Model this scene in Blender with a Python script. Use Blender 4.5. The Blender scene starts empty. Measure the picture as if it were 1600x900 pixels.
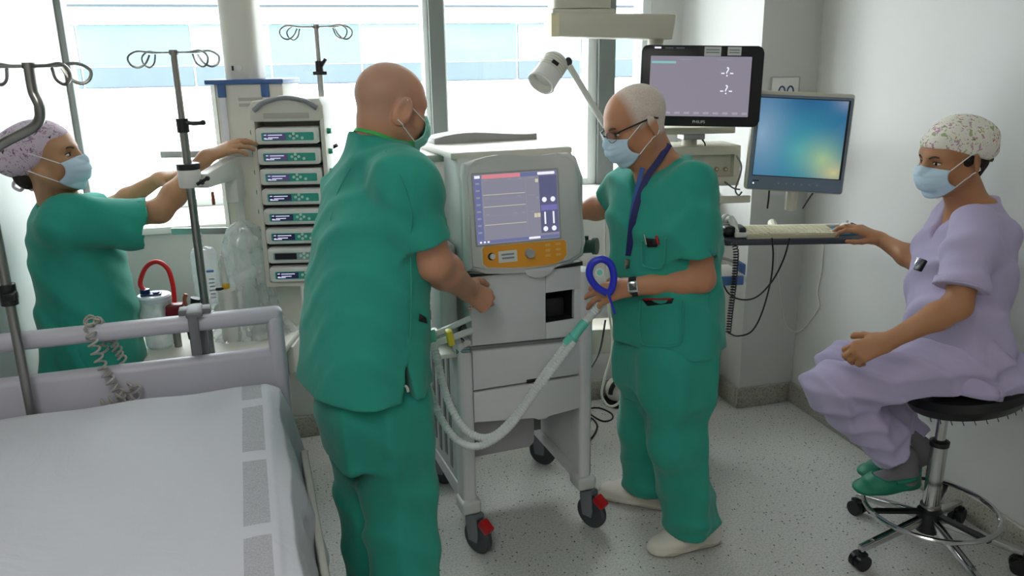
import bpy, bmesh, math, random
import numpy as np
from math import sin, cos, pi, radians, sqrt, atan2
from mathutils import Matrix, Vector, Euler

scene = bpy.context.scene
COL = scene.collection
random.seed(7)

# ------------------------------------------------------------------ camera
FPX, CAMZ = 1250.0, 1.70
YAW, PITCH, ROLL = radians(15), radians(15.8), 0.016
FH = Vector((sin(YAW), cos(YAW), 0)); RT = Vector((cos(YAW), -sin(YAW), 0)); UP = Vector((0, 0, 1))
CF = FH * cos(PITCH) - UP * sin(PITCH)
CU0 = FH * sin(PITCH) + UP * cos(PITCH)
CR = RT * cos(ROLL) - CU0 * sin(ROLL)
CU = RT * sin(ROLL) + CU0 * cos(ROLL)
CAMP = Vector((0, 0, CAMZ))
cam_data = bpy.data.cameras.new('camera')
cam_data.sensor_width = 36.0
cam_data.lens = 36.0 * FPX / 1600.0
cam_data.clip_start = 0.02
cam_data.clip_end = 300
cam = bpy.data.objects.new('camera', cam_data)
COL.objects.link(cam)
cam.matrix_world = Matrix((
    (CR.x, CU.x, -CF.x, CAMP.x),
    (CR.y, CU.y, -CF.y, CAMP.y),
    (CR.z, CU.z, -CF.z, CAMP.z),
    (0, 0, 0, 1)))
scene.camera = cam

# ------------------------------------------------------------------ sky, exposure
world = bpy.data.worlds.new('overcast_sky')
scene.world = world
world.use_nodes = True
_bg = world.node_tree.nodes['Background']
_bg.inputs[0].default_value = (0.96, 0.985, 1.0, 1)
_bg.inputs[1].default_value = 12.0
scene.view_settings.view_transform = 'Standard'
scene.view_settings.look = 'None'
scene.view_settings.gamma = 1.0
scene.view_settings.use_curve_mapping = False
scene.view_settings.exposure = 0.0
LAMP = 9.5          # strength of the added ceiling fill panels
scene.cycles.max_bounces = 10
scene.cycles.diffuse_bounces = 5
scene.cycles.transparent_max_bounces = 16
scene.cycles.sample_clamp_indirect = 6.0

# ------------------------------------------------------------------ measuring helpers (real points in the room)
def ray(px, py):
    return CF + CR * ((px - 800) / FPX) - CU * ((py - 450) / FPX)
def P(px, py, D):
    """point at horizontal distance D in front of the camera"""
    d = ray(px, py)
    return CAMP + d * (D / d.dot(FH))
def G(px, py, z=0.0):
    d = ray(px, py)
    return CAMP + d * ((z - CAMZ) / d.z)
def PY(px, py, y):
    d = ray(px, py)
    return CAMP + d * (y / d.y)
def PX(px, py, x):
    d = ray(px, py)
    return CAMP + d * (x / d.x)

# ------------------------------------------------------------------ materials
def lin(h):
    if isinstance(h, str):
        h = h.lstrip('#')
        v = [int(h[i:i + 2], 16) / 255 for i in (0, 2, 4)]
        return tuple((c / 12.92 if c <= 0.04045 else ((c + 0.055) / 1.055) ** 2.4) for c in v)
    return tuple(h)
MATS = {}
def mat(name, col, rough=0.5, metal=0.0, var=0.06, vscale=8.0, bump=0.0, bscale=60.0, spec=0.5, trans=0.0, alpha=1.0,
        emit=None, estr=0.0, sheen=0.0, sss=0.0, coat=0.0):
    if name in MATS:
        return MATS[name]
    m = bpy.data.materials.new(name)
    m.use_nodes = True
    nt = m.node_tree
    b = nt.nodes['Principled BSDF']
    c = lin(col)
    tc = nt.nodes.new('ShaderNodeTexCoord')
    if var > 0:
        n = nt.nodes.new('ShaderNodeTexNoise')
        n.inputs['Scale'].default_value = vscale
        n.inputs['Detail'].default_value = 4
        nt.links.new(tc.outputs['Object'], n.inputs['Vector'])
        mx = nt.nodes.new('ShaderNodeMix')
        mx.data_type = 'RGBA'
        nt.links.new(n.outputs['Fac'], mx.inputs[0])
        mx.inputs[6].default_value = tuple(x * (1 - var) for x in c) + (1,)
        mx.inputs[7].default_value = tuple(min(1, x * (1 + var)) for x in c) + (1,)
        nt.links.new(mx.outputs[2], b.inputs['Base Color'])
    else:
        b.inputs['Base Color'].default_value = c + (1,)
    b.inputs['Roughness'].default_value = rough
    b.inputs['Metallic'].default_value = metal
    b.inputs['Specular IOR Level'].default_value = spec
    b.inputs['Transmission Weight'].default_value = trans
    b.inputs['Alpha'].default_value = alpha
    b.inputs['Coat Weight'].default_value = coat
    if sheen:
        b.inputs['Sheen Weight'].default_value = sheen
    if sss:
        b.inputs['Subsurface Weight'].default_value = sss
        b.inputs['Subsurface Radius'].default_value = (0.012, 0.005, 0.003)
    if emit is not None:
        b.inputs['Emission Color'].default_value = lin(emit) + (1,)
        b.inputs['Emission Strength'].default_value = estr
    if bump > 0:
        n2 = nt.nodes.new('ShaderNodeTexNoise')
        n2.inputs['Scale'].default_value = bscale
        n2.inputs['Detail'].default_value = 3
        nt.links.new(tc.outputs['Object'], n2.inputs['Vector'])
        bp = nt.nodes.new('ShaderNodeBump')
        bp.inputs['Strength'].default_value = bump
        bp.inputs['Distance'].default_value = 0.01
        nt.links.new(n2.outputs['Fac'], bp.inputs['Height'])
        nt.links.new(bp.outputs['Normal'], b.inputs['Normal'])
    MATS[name] = m
    return m
def emis(name, col, s=1.0, gloss=0.12):
    """a lit display surface: emission under a smooth glass face"""
    return mat(name, '#050507', rough=gloss, var=0, emit=col, estr=s)
def glassy(name, col=(1, 1, 1), gl=0.08, rough=0.02, milky=0.0):
    """thin clear glass / film: transparent with a little gloss and haze"""
    if name in MATS:
        return MATS[name]
    m = bpy.data.materials.new(name)
    m.use_nodes = True
    nt = m.node_tree
    nt.nodes.remove(nt.nodes['Principled BSDF'])
    out = nt.nodes['Material Output']
    t = nt.nodes.new('ShaderNodeBsdfTransparent'); t.inputs[0].default_value = lin(col) + (1,)
    g = nt.nodes.new('ShaderNodeBsdfGlossy'); g.inputs['Roughness'].default_value = rough
    m1 = nt.nodes.new('ShaderNodeMixShader'); m1.inputs[0].default_value = gl
    nt.links.new(t.outputs[0], m1.inputs[1]); nt.links.new(g.outputs[0], m1.inputs[2])
    last = m1
    if milky > 0:
        d = nt.nodes.new('ShaderNodeBsdfDiffuse'); d.inputs[0].default_value = (0.85, 0.87, 0.88, 1)
        tr = nt.nodes.new('ShaderNodeBsdfTranslucent'); tr.inputs[0].default_value = (0.85, 0.87, 0.88, 1)
        a = nt.nodes.new('ShaderNodeMixShader'); a.inputs[0].default_value = 0.5
        nt.links.new(d.outputs[0], a.inputs[1]); nt.links.new(tr.outputs[0], a.inputs[2])
        m2 = nt.nodes.new('ShaderNodeMixShader')
        tc = nt.nodes.new('ShaderNodeTexCoord')
        n = nt.nodes.new('ShaderNodeTexNoise'); n.inputs['Scale'].default_value = 9; n.inputs['Detail'].default_value = 5
        mp = nt.nodes.new('ShaderNodeMapRange')
        mp.inputs[1].default_value = 0.3; mp.inputs[2].default_value = 0.75
        mp.inputs[3].default_value = milky * 0.5; mp.inputs[4].default_value = min(1, milky * 1.6)
        nt.links.new(tc.outputs['Object'], n.inputs['Vector'])
        nt.links.new(n.outputs['Fac'], mp.inputs[0]); nt.links.new(mp.outputs[0], m2.inputs[0])
        nt.links.new(m1.outputs[0], m2.inputs[1]); nt.links.new(a.outputs[0], m2.inputs[2])
        last = m2
    nt.links.new(last.outputs[0], out.inputs[0])
    MATS[name] = m
    return m

# ------------------------------------------------------------------ mesh builder
class B:
    def __init__(s):
        s.bm = bmesh.new()
    def box(s, c, size, bev=0.0, seg=2, R=None, taper=None):
        M = Matrix.Translation(Vector(c))
        if R is not None:
            M = M @ (R.to_4x4() if isinstance(R, Matrix) else Euler(R).to_matrix().to_4x4())
        M = M @ Matrix.Diagonal((size[0], size[1], size[2], 1))
        r = bmesh.ops.create_cube(s.bm, size=1, matrix=M)
        if bev > 0:
            es = list({e for v in r['verts'] for e in v.link_edges})
            bmesh.ops.bevel(s.bm, geom=es, offset=bev, segments=seg, profile=0.5, affect='EDGES')
        return s
    def bb(s, x0, x1, y0, y1, z0, z1, bev=0.0, seg=2):
        return s.box(((x0 + x1) / 2, (y0 + y1) / 2, (z0 + z1) / 2), (abs(x1 - x0), abs(y1 - y0), abs(z1 - z0)), bev, seg)
    def cyl(s, a, b, r, r2=None, n=16, cap=True):
        a, b = Vector(a), Vector(b)
        r2 = r if r2 is None else r2
        d = (b - a)
        q = d.to_track_quat('Z', 'Y').to_matrix().to_4x4()
        M = Matrix.Translation((a + b) / 2) @ q
        bmesh.ops.create_cone(s.bm, cap_ends=cap, segments=n, radius1=r, radius2=r2, depth=d.length, matrix=M)
        return s
    def ball(s, c, r, sc=(1, 1, 1), u=16, v=10, R=None):
        M = Matrix.Translation(Vector(c))
        if R is not None:
            M = M @ (R.to_4x4() if isinstance(R, Matrix) else Euler(R).to_matrix().to_4x4())
        M = M @ Matrix.Diagonal((sc[0], sc[1], sc[2], 1))
        bmesh.ops.create_uvsphere(s.bm, u_segments=u, v_segments=v, radius=r, matrix=M)
        return s
    def tube(s, pts, r, n=8, closed=False, cap=True):
        pts = [Vector(p) for p in pts]
        m = len(pts)
        rs = r if hasattr(r, '__len__') else [r] * m
        tang = []
        for i in range(m):
            if closed:
                t = pts[(i + 1) % m] - pts[i - 1]
            else:
                t = pts[min(i + 1, m - 1)] - pts[max(i - 1, 0)]
            tang.append(t.normalized() if t.length > 1e-9 else Vector((0, 0, 1)))
        nrm = tang[0].orthogonal().normalized()
        rings = []
        for i in range(m):
            t = tang[i]
            nrm = (nrm - t * nrm.dot(t))
            nrm = nrm.normalized() if nrm.length > 1e-6 else t.orthogonal().normalized()
            bn = t.cross(nrm)
            rings.append([s.bm.verts.new(pts[i] + (nrm * cos(2 * pi * k / n) + bn * sin(2 * pi * k / n)) * rs[i]) for k in range(n)])
        for i in range(m if closed else m - 1):
            A, C = rings[i], rings[(i + 1) % m]
            for k in range(n):
                s.bm.faces.new((A[k], A[(k + 1) % n], C[(k + 1) % n], C[k]))
        if cap and not closed:
            s.bm.faces.new(rings[0][::-1]); s.bm.faces.new(rings[-1])
        return s
    def lathe(s, prof, c=(0, 0, 0), n=24, M=None, cap=True):
        M = (M or Matrix.Identity(4))
        c = Vector(c)
        rings = []
        for (r, z) in prof:
            rings.append([s.bm.verts.new(M @ (c + Vector((r * cos(2 * pi * k / n), r * sin(2 * pi * k / n), z)))) for k in range(n)])
        for A, C in zip(rings, rings[1:]):
            for k in range(n):
                s.bm.faces.new((A[k], A[(k + 1) % n], C[(k + 1) % n], C[k]))
        if cap:
            s.bm.faces.new(rings[0][::-1]); s.bm.faces.new(rings[-1])
        return s
    def prism(s, poly, d0, d1, M=None, bev=0.0, seg=2):
        """poly in local XY, extruded from z=d0 to d1, then M"""
        M = M or Matrix.Identity(4)
        a = [s.bm.verts.new(M @ Vector((x, y, d0))) for x, y in poly]
        b = [s.bm.verts.new(M @ Vector((x, y, d1))) for x, y in poly]
        n = len(poly)
        f = [s.bm.faces.new(a[::-1]), s.bm.faces.new(b)]
        for k in range(n):
            f.append(s.bm.faces.new((a[k], a[(k + 1) % n], b[(k + 1) % n], b[k])))
        if bev > 0:
            es = list(f[0].edges) + list(f[1].edges)
            bmesh.ops.bevel(s.bm, geom=es, offset=bev, segments=seg, profile=0.5, affect='EDGES')
        return s
    def quad(s, a, b, c, d):
        s.bm.faces.new([s.bm.verts.new(Vector(p)) for p in (a, b, c, d)])
        return s
    def grid(s, fn, nu, nv):
        V = [[s.bm.verts.new(Vector(fn(i / nu, j / nv))) for j in range(nv + 1)] for i in range(nu + 1)]
        for i in range(nu):
            for j in range(nv):
                s.bm.faces.new((V[i][j], V[i + 1][j], V[i + 1][j + 1], V[i][j + 1]))
        return s
    def mesh(s, name, m=None, ang=35):
        bmesh.ops.recalc_face_normals(s.bm, faces=s.bm.faces[:])
        me = bpy.data.meshes.new(name)
        s.bm.to_mesh(me); s.bm.free()
        if m is not None:
            me.materials.append(m)
        me.shade_smooth()
        me.set_sharp_from_angle(angle=radians(ang))
        return me
    def obj(s, name, m, parent=None, label=None, ang=35):
        return link(name, s.mesh(name, m, ang), parent, label)
def link(name, me, parent=None, label=None):
    o = bpy.data.objects.new(name, me)
    COL.objects.link(o)
    if parent is not None:
        o.parent = parent
    if label:
        o['label'] = label
    return o
def tag(o, label, cat, group=None):
    o['label'] = label; o['category'] = cat
    if group:
        o['group'] = group
    return o
def thing(name, label, cat, loc=(0, 0, 0), rotz=0.0, group=None):
    o = bpy.data.objects.new(name, None)
    o.empty_display_size = 0.1
    COL.objects.link(o)
    o.location = Vector(loc); o.rotation_euler = (0, 0, rotz)
    return tag(o, label, cat, group)
def struct(o):
    o['kind'] = 'structure'
    return o
def bez(pts, n=10):
    """Catmull-Rom through the points"""
    pts = [Vector(p) for p in pts]
    out = []
    q = [pts[0] * 2 - pts[1]] + pts + [pts[-1] * 2 - pts[-2]]
    for i in range(1, len(q) - 2):
        for k in range(n):
            t = k / n
            a, b, c, d = q[i - 1], q[i], q[i + 1], q[i + 2]
            out.append(0.5 * ((2 * b) + (c - a) * t + (2 * a - 5 * b + 4 * c - d) * t * t + (3 * b - a - 3 * c + d) * t ** 3))
    out.append(pts[-1])
    return out
def text(name, s, size, m, M, parent, depth=0.0004, align='CENTER'):
    cu = bpy.data.curves.new(name, 'FONT')
    cu.body = s; cu.size = size; cu.extrude = depth; cu.align_x = align; cu.align_y = 'CENTER'
    cu.resolution_u = 3
    tmp = bpy.data.objects.new('tmp', cu)
    me = bpy.data.meshes.new_from_object(tmp)
    bpy.data.objects.remove(tmp)
    me.transform(M)
    me.materials.clear(); me.materials.append(m)
    return link(name, me, parent)
def frame_M(o, ex, ey, ez=None):
    ex, ey = Vector(ex).normalized(), Vector(ey).normalized()
    ez = ex.cross(ey) if ez is None else Vector(ez)
    return Matrix(((ex.x, ey.x, ez.x, o[0]), (ex.y, ey.y, ez.y, o[1]), (ex.z, ey.z, ez.z, o[2]), (0, 0, 0, 1)))
def rrect(x0, x1, y0, y1, r, n=4):
    o = []
    for cx, cy, a0 in ((x1 - r, y0 + r, -pi / 2), (x1 - r, y1 - r, 0), (x0 + r, y1 - r, pi / 2), (x0 + r, y0 + r, pi)):
        for k in range(n + 1):
            a = a0 + pi / 2 * k / n
            o.append((cx + r * cos(a), cy + r * sin(a)))
    return o
XZ = Matrix(((1, 0, 0, 0), (0, 0, -1, 0), (0, 1, 0, 0), (0, 0, 0, 1)))   # prism XY -> world XZ, depth towards -Y

# shared materials
M_white = mat('white_plastic', '#d9d9d4', 0.42, var=0.03)
M_offw = mat('cream_plastic', '#d3d0c6', 0.45, var=0.03)
M_cream = mat('beige_enamel', '#c9c5b6', 0.4, var=0.03)
M_grey = mat('grey_plastic', '#a3a4a3', 0.45, var=0.03)
M_ventg = mat('ventilator_grey', '#c4c5c3', 0.42, var=0.03)
M_ventl = mat('ventilator_light', '#d2d0d4', 0.42, var=0.03)
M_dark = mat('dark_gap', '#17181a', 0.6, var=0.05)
M_black = mat('black_plastic', '#141518', 0.35, var=0.05)
M_blackr = mat('black_rubber', '#26282b', 0.7, var=0.05)
M_steel = mat('brushed_steel', '#9a9894', 0.28, 1.0, var=0.08, vscale=20)
M_chrome = mat('chrome', '#c9c9c9', 0.12, 1.0, var=0.02)
M_alu = mat('aluminium', '#a9aaa8', 0.4, 0.8, var=0.04)
M_red = mat('red_plastic', '#b01218', 0.35)
M_blue = mat('blue_trim', '#3d5f96', 0.45)
M_cable_w = mat('white_cable', '#d4d2c6', 0.5)
M_clear = glassy('clear_plastic', (0.93, 0.95, 0.96), 0.12, 0.08, 0.22)
M_film = glassy('clear_film', (0.92, 0.95, 0.95), 0.16, 0.12, 0.25)
# ================================================================== the room
def terrazzo(name, base, c2, dark, rough):
    m = bpy.data.materials.new(name); m.use_nodes = True
    nt = m.node_tree; b = nt.nodes['Principled BSDF']
    tc = nt.nodes.new('ShaderNodeTexCoord')
    v = nt.nodes.new('ShaderNodeTexVoronoi'); v.inputs['Scale'].default_value = 95
    n = nt.nodes.new('ShaderNodeTexNoise'); n.inputs['Scale'].default_value = 130; n.inputs['Detail'].default_value = 3
    n2 = nt.nodes.new('ShaderNodeTexNoise'); n2.inputs['Scale'].default_value = 3
    for k in (v, n, n2):
        nt.links.new(tc.outputs['Object'], k.inputs['Vector'])
    r1 = nt.nodes.new('ShaderNodeValToRGB')
    r1.color_ramp.elements[0].position = 0.36; r1.color_ramp.elements[0].color = lin(c2) + (1,)
    r1.color_ramp.elements[1].position = 0.56; r1.color_ramp.elements[1].color = lin(base) + (1,)
    nt.links.new(n.outputs['Fac'], r1.inputs[0])
    sep = nt.nodes.new('ShaderNodeSeparateColor'); nt.links.new(v.outputs['Color'], sep.inputs[0])
    r2 = nt.nodes.new('ShaderNodeValToRGB')
    r2.color_ramp.elements[0].position = 0.88; r2.color_ramp.elements[0].color = (0, 0, 0, 1)
    r2.color_ramp.elements[1].position = 0.92; r2.color_ramp.elements[1].color = (1, 1, 1, 1)
    nt.links.new(sep.outputs[0], r2.inputs[0])
    lt = nt.nodes.new('ShaderNodeMath'); lt.operation = 'LESS_THAN'; lt.inputs[1].default_value = 0.32
    nt.links.new(v.outputs['Distance'], lt.inputs[0])
    ml = nt.nodes.new('ShaderNodeMath'); ml.operation = 'MULTIPLY'
    nt.links.new(lt.outputs[0], ml.inputs[0]); nt.links.new(r2.outputs[0], ml.inputs[1])
    mx = nt.nodes.new('ShaderNodeMix'); mx.data_type = 'RGBA'
    nt.links.new(ml.outputs[0], mx.inputs[0]); nt.links.new(r1.outputs[0], mx.inputs[6]); mx.inputs[7].default_value = lin(dark) + (1,)
    nt.links.new(mx.outputs[2], b.inputs['Base Color'])
    b.inputs['Roughness'].default_value = rough
    return m
M_floor = terrazzo('speckled_vinyl_floor', '#c6c7c3', '#aeafaa', '#54544e', 0.26)
M_base = terrazzo('speckled_skirting', '#a19f94', '#858378', '#4c4a42', 0.4)
M_wall = mat('painted_wall', '#bfc0bd', 0.6, var=0.02, vscale=2, bump=0.03, bscale=180)
M_ceil = mat('ceiling_paint', '#e4e4e2', 0.8, var=0.02)
M_frame = mat('window_frame_grey', '#626864', 0.5, var=0.03)
M_framel = mat('window_frame_light', '#d3d8d6', 0.5, var=0.03)
M_sill = mat('white_sill', '#e6e7e4', 0.4, var=0.02)

XL, XR, YP, YW, XC, YC, ZC = -0.955, 2.36, 3.62, 4.12, 2.06, 3.31, 2.8
XL2, YB = -1.75, -2.3
struct(B().bb(XL2 - .1, XR + .1, YB - .1, YW + .2, -.12, 0).obj('floor', M_floor))
struct(B().bb(XL2 - .1, XR + .1, YB - .1, YW + .2, ZC, ZC + .12).obj('ceiling', M_ceil))
struct(B().bb(XR, XR + .14, YB, YW + .2, 0, ZC).obj('wall_right', M_wall))
struct(B().bb(XL2 - .14, XL2, YB, 2.5, 0, ZC).obj('wall_left', M_wall))
struct(B().bb(XL2 - .14, XL, 2.5, YW + .2, 0, ZC).obj('wall_left_pier', M_wall))
struct(B().bb(XL2, XR, YB - .14, YB, 0, ZC).obj('wall_front', M_wall))
struct(B().bb(XC, XR, YC, YW + .2, 0, ZC).obj('wall_column', M_wall))
struct(B().bb(XL, XC, YP, YW + .2, 0, 1.02).obj('wall_back', M_wall))
struct(B().bb(XL, XC, YW - .02, YW + .2, 2.5, ZC).obj('wall_lintel', M_wall))
struct(B().bb(XL, XC, YP - .025, YW + .02, 1.02, 1.05, bev=.006).obj('window_sill', M_sill))
H0 = 0.105
def skirting(name, x0, x1, y0, y1):
    struct(B().bb(x0, x1, y0, y1, 0, H0, bev=.006).obj(name, M_base))
skirting('baseboard_right', XR - .022, XR, YB, YC)
skirting('baseboard_column', XC - .02, XR - .022, YC - .022, YC)
skirting('baseboard_column_side', XC - .022, XC, YC, YP)
skirting('baseboard_back', XL, XC - .022, YP - .022, YP)
skirting('baseboard_left', XL, XL + .022, 2.5, YP - .022)
# windows: frame, thick mullions, panes
M_pane = glassy('window_pane', (0.97, 0.985, 0.99), 0.035, 0.01)
def window(name, x0, x1, fl, fr, ml, mr):
    w = bpy.data.objects.new(name, None); COL.objects.link(w); struct(w); w['label'] = 'tall window with grey metal frame and clear glass'
    zt = 2.5
    B().bb(x0, x0 + fl, YW - .03, YW + .07, 1.05, zt, bev=.004).obj('window_jamb', ml, w)
    B().bb(x1 - fr, x1, YW - .03, YW + .07, 1.05, zt, bev=.004).obj('window_jamb', mr, w)
    B().bb(x0 + fl, x1 - fr, YW - .03, YW + .07, 1.05, 1.085, bev=.004).obj('window_rail', M_framel, w)
    B().bb(x0 + fl, x1 - fr, YW - .03, YW + .07, zt - .05, zt, bev=.004).obj('window_rail', M_framel, w)
    B().bb(x0 + fl, x1 - fr, YW + .018, YW + .026, 1.085, zt - .05).obj('window_pane', M_pane, w)
window('window_1', XL, .69, .028, .026, M_frame, M_framel)
window('window_2', .765, 1.577, .012, .05, M_framel, M_framel)
window('window_3', 1.67, 1.88, .012, .05, M_framel, M_framel)
struct(B().bb(.69, .765, YW - .06, YW + .09, 1.05, 2.5, bev=.004).obj('trim_1', M_frame))
struct(B().bb(1.577, 1.67, YW - .06, YW + .09, 1.05, 2.5, bev=.004).obj('trim_2', M_frame))
struct(B().bb(1.88, XC, YW - .03, YW + .2, 1.05, 2.5).obj('wall_window_side', M_wall))

# ceiling light panels added out of view to fill from the camera side
M_lamp = mat('fill_light_diffuser', '#f4f4f0', 0.6, var=0, emit='#fffdf8', estr=LAMP)
def added_ceiling_light(x, y, label):
    t = thing('added_ceiling_light', label, 'ceiling light', (x, y, ZC), 0, 'added fill light panels')
    b = B()
    for sx in (-1, 1):
        b.bb(sx * .32 - .02, sx * .32 + .02, -.62, .62, -.035, -.001)
    for sy in (-1, 1):
        b.bb(-.30, .30, sy * .6 - .02, sy * .6 + .02, -.035, -.001)
    b.obj('frame', M_white, t)
    B().bb(-.30, .30, -.58, .58, -.02, -.008).obj('diffuser', M_lamp, t)
added_ceiling_light(-.55, .15, 'added ceiling fill light panel above the foot of the bed')
added_ceiling_light(-.55, -1.3, 'added ceiling fill light panel near the wall opposite the window')

# ================================================================== outside
M_fw = mat('white_facade', '#dfe3e4', 0.8, var=0.03, vscale=.6)
M_fp1 = mat('pale_blue_facade_glass', '#566970', 0.6, var=0.12, vscale=1.5)
M_fp2 = mat('blue_facade_glass', '#46606a', 0.6, var=0.12, vscale=1.5)
M_fp3 = mat('greyblue_facade_glass', '#394850', 0.6, var=0.12, vscale=1.5)
bd = thing('office_building', 'white office building with a pale blue ribbon of windows seen through the glass', 'building', (0, 25, -6))
B().bb(-16, 30, 0.15, 8, 0, 16).obj('wall', M_fw, bd)
for k, (z0, z1) in enumerate(((-6, 1.15 - 0.0), (2.85, 3.28), (3.36, 6.0))):
    B().bb(-16, 30, -.12, .15, z0 + 6, z1 + 6).obj('spandrel', M_fw, bd)
B().bb(-16, 30, -.02, .15, 9.28, 9.36).obj('joint', M_fp3, bd)
x = -12.0; i = 0
while x < 20:
    wdt = (2.1, 2.6, 1.9, 2.9)[i % 4]
    B().bb(x + .03, x + wdt - .03, .02, .1, 7.75, 8.82, bev=.01, seg=1).obj('pane', (M_fp1, M_fp2, M_fp1, M_fp2)[i % 4], bd)
    B().bb(x + .03, x + wdt - .03, .02, .1, 7.17, 7.71, bev=.01, seg=1).obj('pane', M_fp3, bd)
    x += wdt; i += 1
struct(B().bb(-40, 50, YW + 1.2, 40, -6.4, -6).obj('ground', mat('pale_paving', '#cfcfca', .9)))
ac = thing('rooftop_unit', 'white rooftop air unit with painted dark shade line outside the narrow right window', 'air unit', (3.35, 7.4, -6), 0)
B().bb(-.28, .42, -.3, .4, 0, 7.35, bev=.01).obj('casing', M_fw, ac)
B().bb(-.36, .48, -.36, .46, 7.35, 7.43, bev=.015).obj('lid', M_fw, ac)
B().bb(-.2, .35, -.31, -.295, 7.26, 7.34).obj('lid_shade_strip', M_frame, ac)  # dark strip paints in the shade under the lid
# ================================================================== hospital bed and what hangs on it
M_bedpl = mat('lavender_grey_plastic', '#b4b2bd', 0.4, var=0.03)
M_bedfr = mat('bed_frame_enamel', '#a9a89f', 0.4, var=0.03)
def sheet_material():
    m = bpy.data.materials.new('printed_cotton_sheet'); m.use_nodes = True
    nt = m.node_tree; b = nt.nodes['Principled BSDF']; b.inputs['Roughness'].default_value = 0.85
    tc = nt.nodes.new('ShaderNodeTexCoord'); sx = nt.nodes.new('ShaderNodeSeparateXYZ')
    nt.links.new(tc.outputs['Object'], sx.inputs[0])
    def M(op, a, b_=None, c=None):
        n = nt.nodes.new('ShaderNodeMath'); n.operation = op
        for i, v in enumerate((a, b_, c)):
            if v is None: continue
            if isinstance(v, (int, float)): n.inputs[i].default_value = v
            else: nt.links.new(v, n.inputs[i])
        return n.outputs[0]
    inx = M('COMPARE', sx.outputs[0], -0.108, 0.0265)
    per = M('FRACT', M('DIVIDE', M('ADD', sx.outputs[1], 10 * 0.335 + 0.25 - 0.0225), 0.335))
    iny = M('LESS_THAN', per, 1 - 0.045 / 0.335)
    nz = nt.nodes.new('ShaderNodeTexNoise'); nz.inputs['Scale'].default_value = 330; nz.inputs['Detail'].default_value = 2
    nt.links.new(tc.outputs['Object'], nz.inputs['Vector'])
    sp = M('MULTIPLY_ADD', nz.outputs['Fac'], 1.2, 0.0)
    fac = M('MULTIPLY', M('MULTIPLY', inx, iny), sp)
    mx = nt.nodes.new('ShaderNodeMix'); mx.data_type = 'RGBA'
    nt.links.new(fac, mx.inputs[0])
    mx.inputs[6].default_value = lin('#bcbdc4') + (1,); mx.inputs[7].default_value = lin('#8a8a8d') + (1,)
    nt.links.new(mx.outputs[2], b.inputs['Base Color'])
    n2 = nt.nodes.new('ShaderNodeTexNoise'); n2.inputs['Scale'].default_value = 5; n2.inputs['Detail'].default_value = 6; n2.inputs['Distortion'].default_value = 1.2
    nt.links.new(tc.outputs['Object'], n2.inputs['Vector'])
    bp = nt.nodes.new('ShaderNodeBump'); bp.inputs['Strength'].default_value = .35; bp.inputs['Distance'].default_value = .03
    nt.links.new(n2.outputs['Fac'], bp.inputs['Height']); nt.links.new(bp.outputs[0], b.inputs['Normal'])
    return m
BEDR = radians(3)
bed = thing('hospital_bed', 'hospital bed with pale lavender plastic end board in the foreground', 'bed', (-.074, 2.41, 0), BEDR)
BW = 0.98
b = B()
b.bb(-BW, 0, -.028, .028, .955, 1.002, bev=.018, seg=3)                 # top rail
b.bb(-.048, 0, -.03, .03, .55, .985, bev=.018, seg=3)
b.bb(-BW, -BW + .048, -.03, .03, .55, .985, bev=.018, seg=3)
b.bb(-BW + .02, -.02, -.026, .026, .52, .875, bev=.02, seg=3)
b.obj('end_board', M_bedpl, bed)
b = B()
b.bb(-.93, -.05, -2.1, -.04, .50, .60, bev=.01)
b.obj('bed_deck', M_bedfr, bed)
for sx in (-.955, .012):
    r = B()
    r.bb(sx - .012, sx + .022, -1.9, -.22, .44, .50, bev=.012)
    r.bb(sx - .006, sx + .014, -1.85, -.27, .50, .655, bev=.008)
    r.obj('side_rail', M_bedfr, bed)
B().bb(-.65, -.35, -1.7, -.4, .16, .50, bev=.02).obj('lift_column', M_bedfr, bed)
B().bb(-.85, -.12, -1.95, -.2, .12, .17, bev=.01).obj('base', M_bedfr, bed)
for sx in (-.83, -.14):
    for sy in (-1.9, -.25):
        c = B(); c.cyl((sx - .02, sy, .06), (sx + .02, sy, .06), .06, n=20); c.cyl((sx, sy, .06), (sx, sy, .13), .015)
        c.obj('caster', M_blackr, bed)
B().bb(-BW + .03, -.045, -2.08, -.035, .60, .775, bev=.05, seg=3).obj('mattress', mat('mattress_cover', '#8e97a8', .5), bed)
# bed sheet draped over the mattress
def sheet_fn(u, v):
    # u across: left hem -> over the top -> right hem ; v along from the board towards the foot
    y = -.04 - 2.02 * v
    prof = [(-1.03, .52), (-1.0, .66), (-.975, .775), (-.93, .803), (-.7, .806), (-.45, .808), (-.2, .806), (-.07, .803), (-.035, .785),
            (-.012, .72), (.008, .62), (.022, .53)]
    t = u * (len(prof) - 1); i = min(int(t), len(prof) - 2); f = t - i
    x = prof[i][0] * (1 - f) + prof[i + 1][0] * f; z = prof[i][1] * (1 - f) + prof[i + 1][1] * f
    side = max(0, (x + .06) / .08)
    if x > -.06:
        x += .012 * side * sin(11 * y + 2) + .006 * side * sin(27 * y)
        z += .02 * side * sin(5 * y)
    ontop = max(0, min(1, (.0 - x) / .1)) * max(0, min(1, (x + .95) / .1))
    z += ontop * (.004 * sin(7 * x + 5 * y) + .0035 * sin(13 * y - 9 * x + 1) + .0025 * sin(23 * x + 17 * y + .5))
    # sag/raise near the board
    k = max(0, 1 - v * 2.02 / .14)
    z += .012 * max(0, 1 - v * 2.02 / .5)
    z -= .09 * k * k * (1 - .55 * max(0, min(1, (x + .35) / .3)))
    return (x, y, z)
me = B().grid(sheet_fn, 88, 110).mesh('bed_sheet', sheet_material(), ang=80)
sheet = link('bed_sheet', me)
tag(sheet, 'white cotton bed sheet with a strip of grey printed patches along the edge', 'bed sheet')
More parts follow.
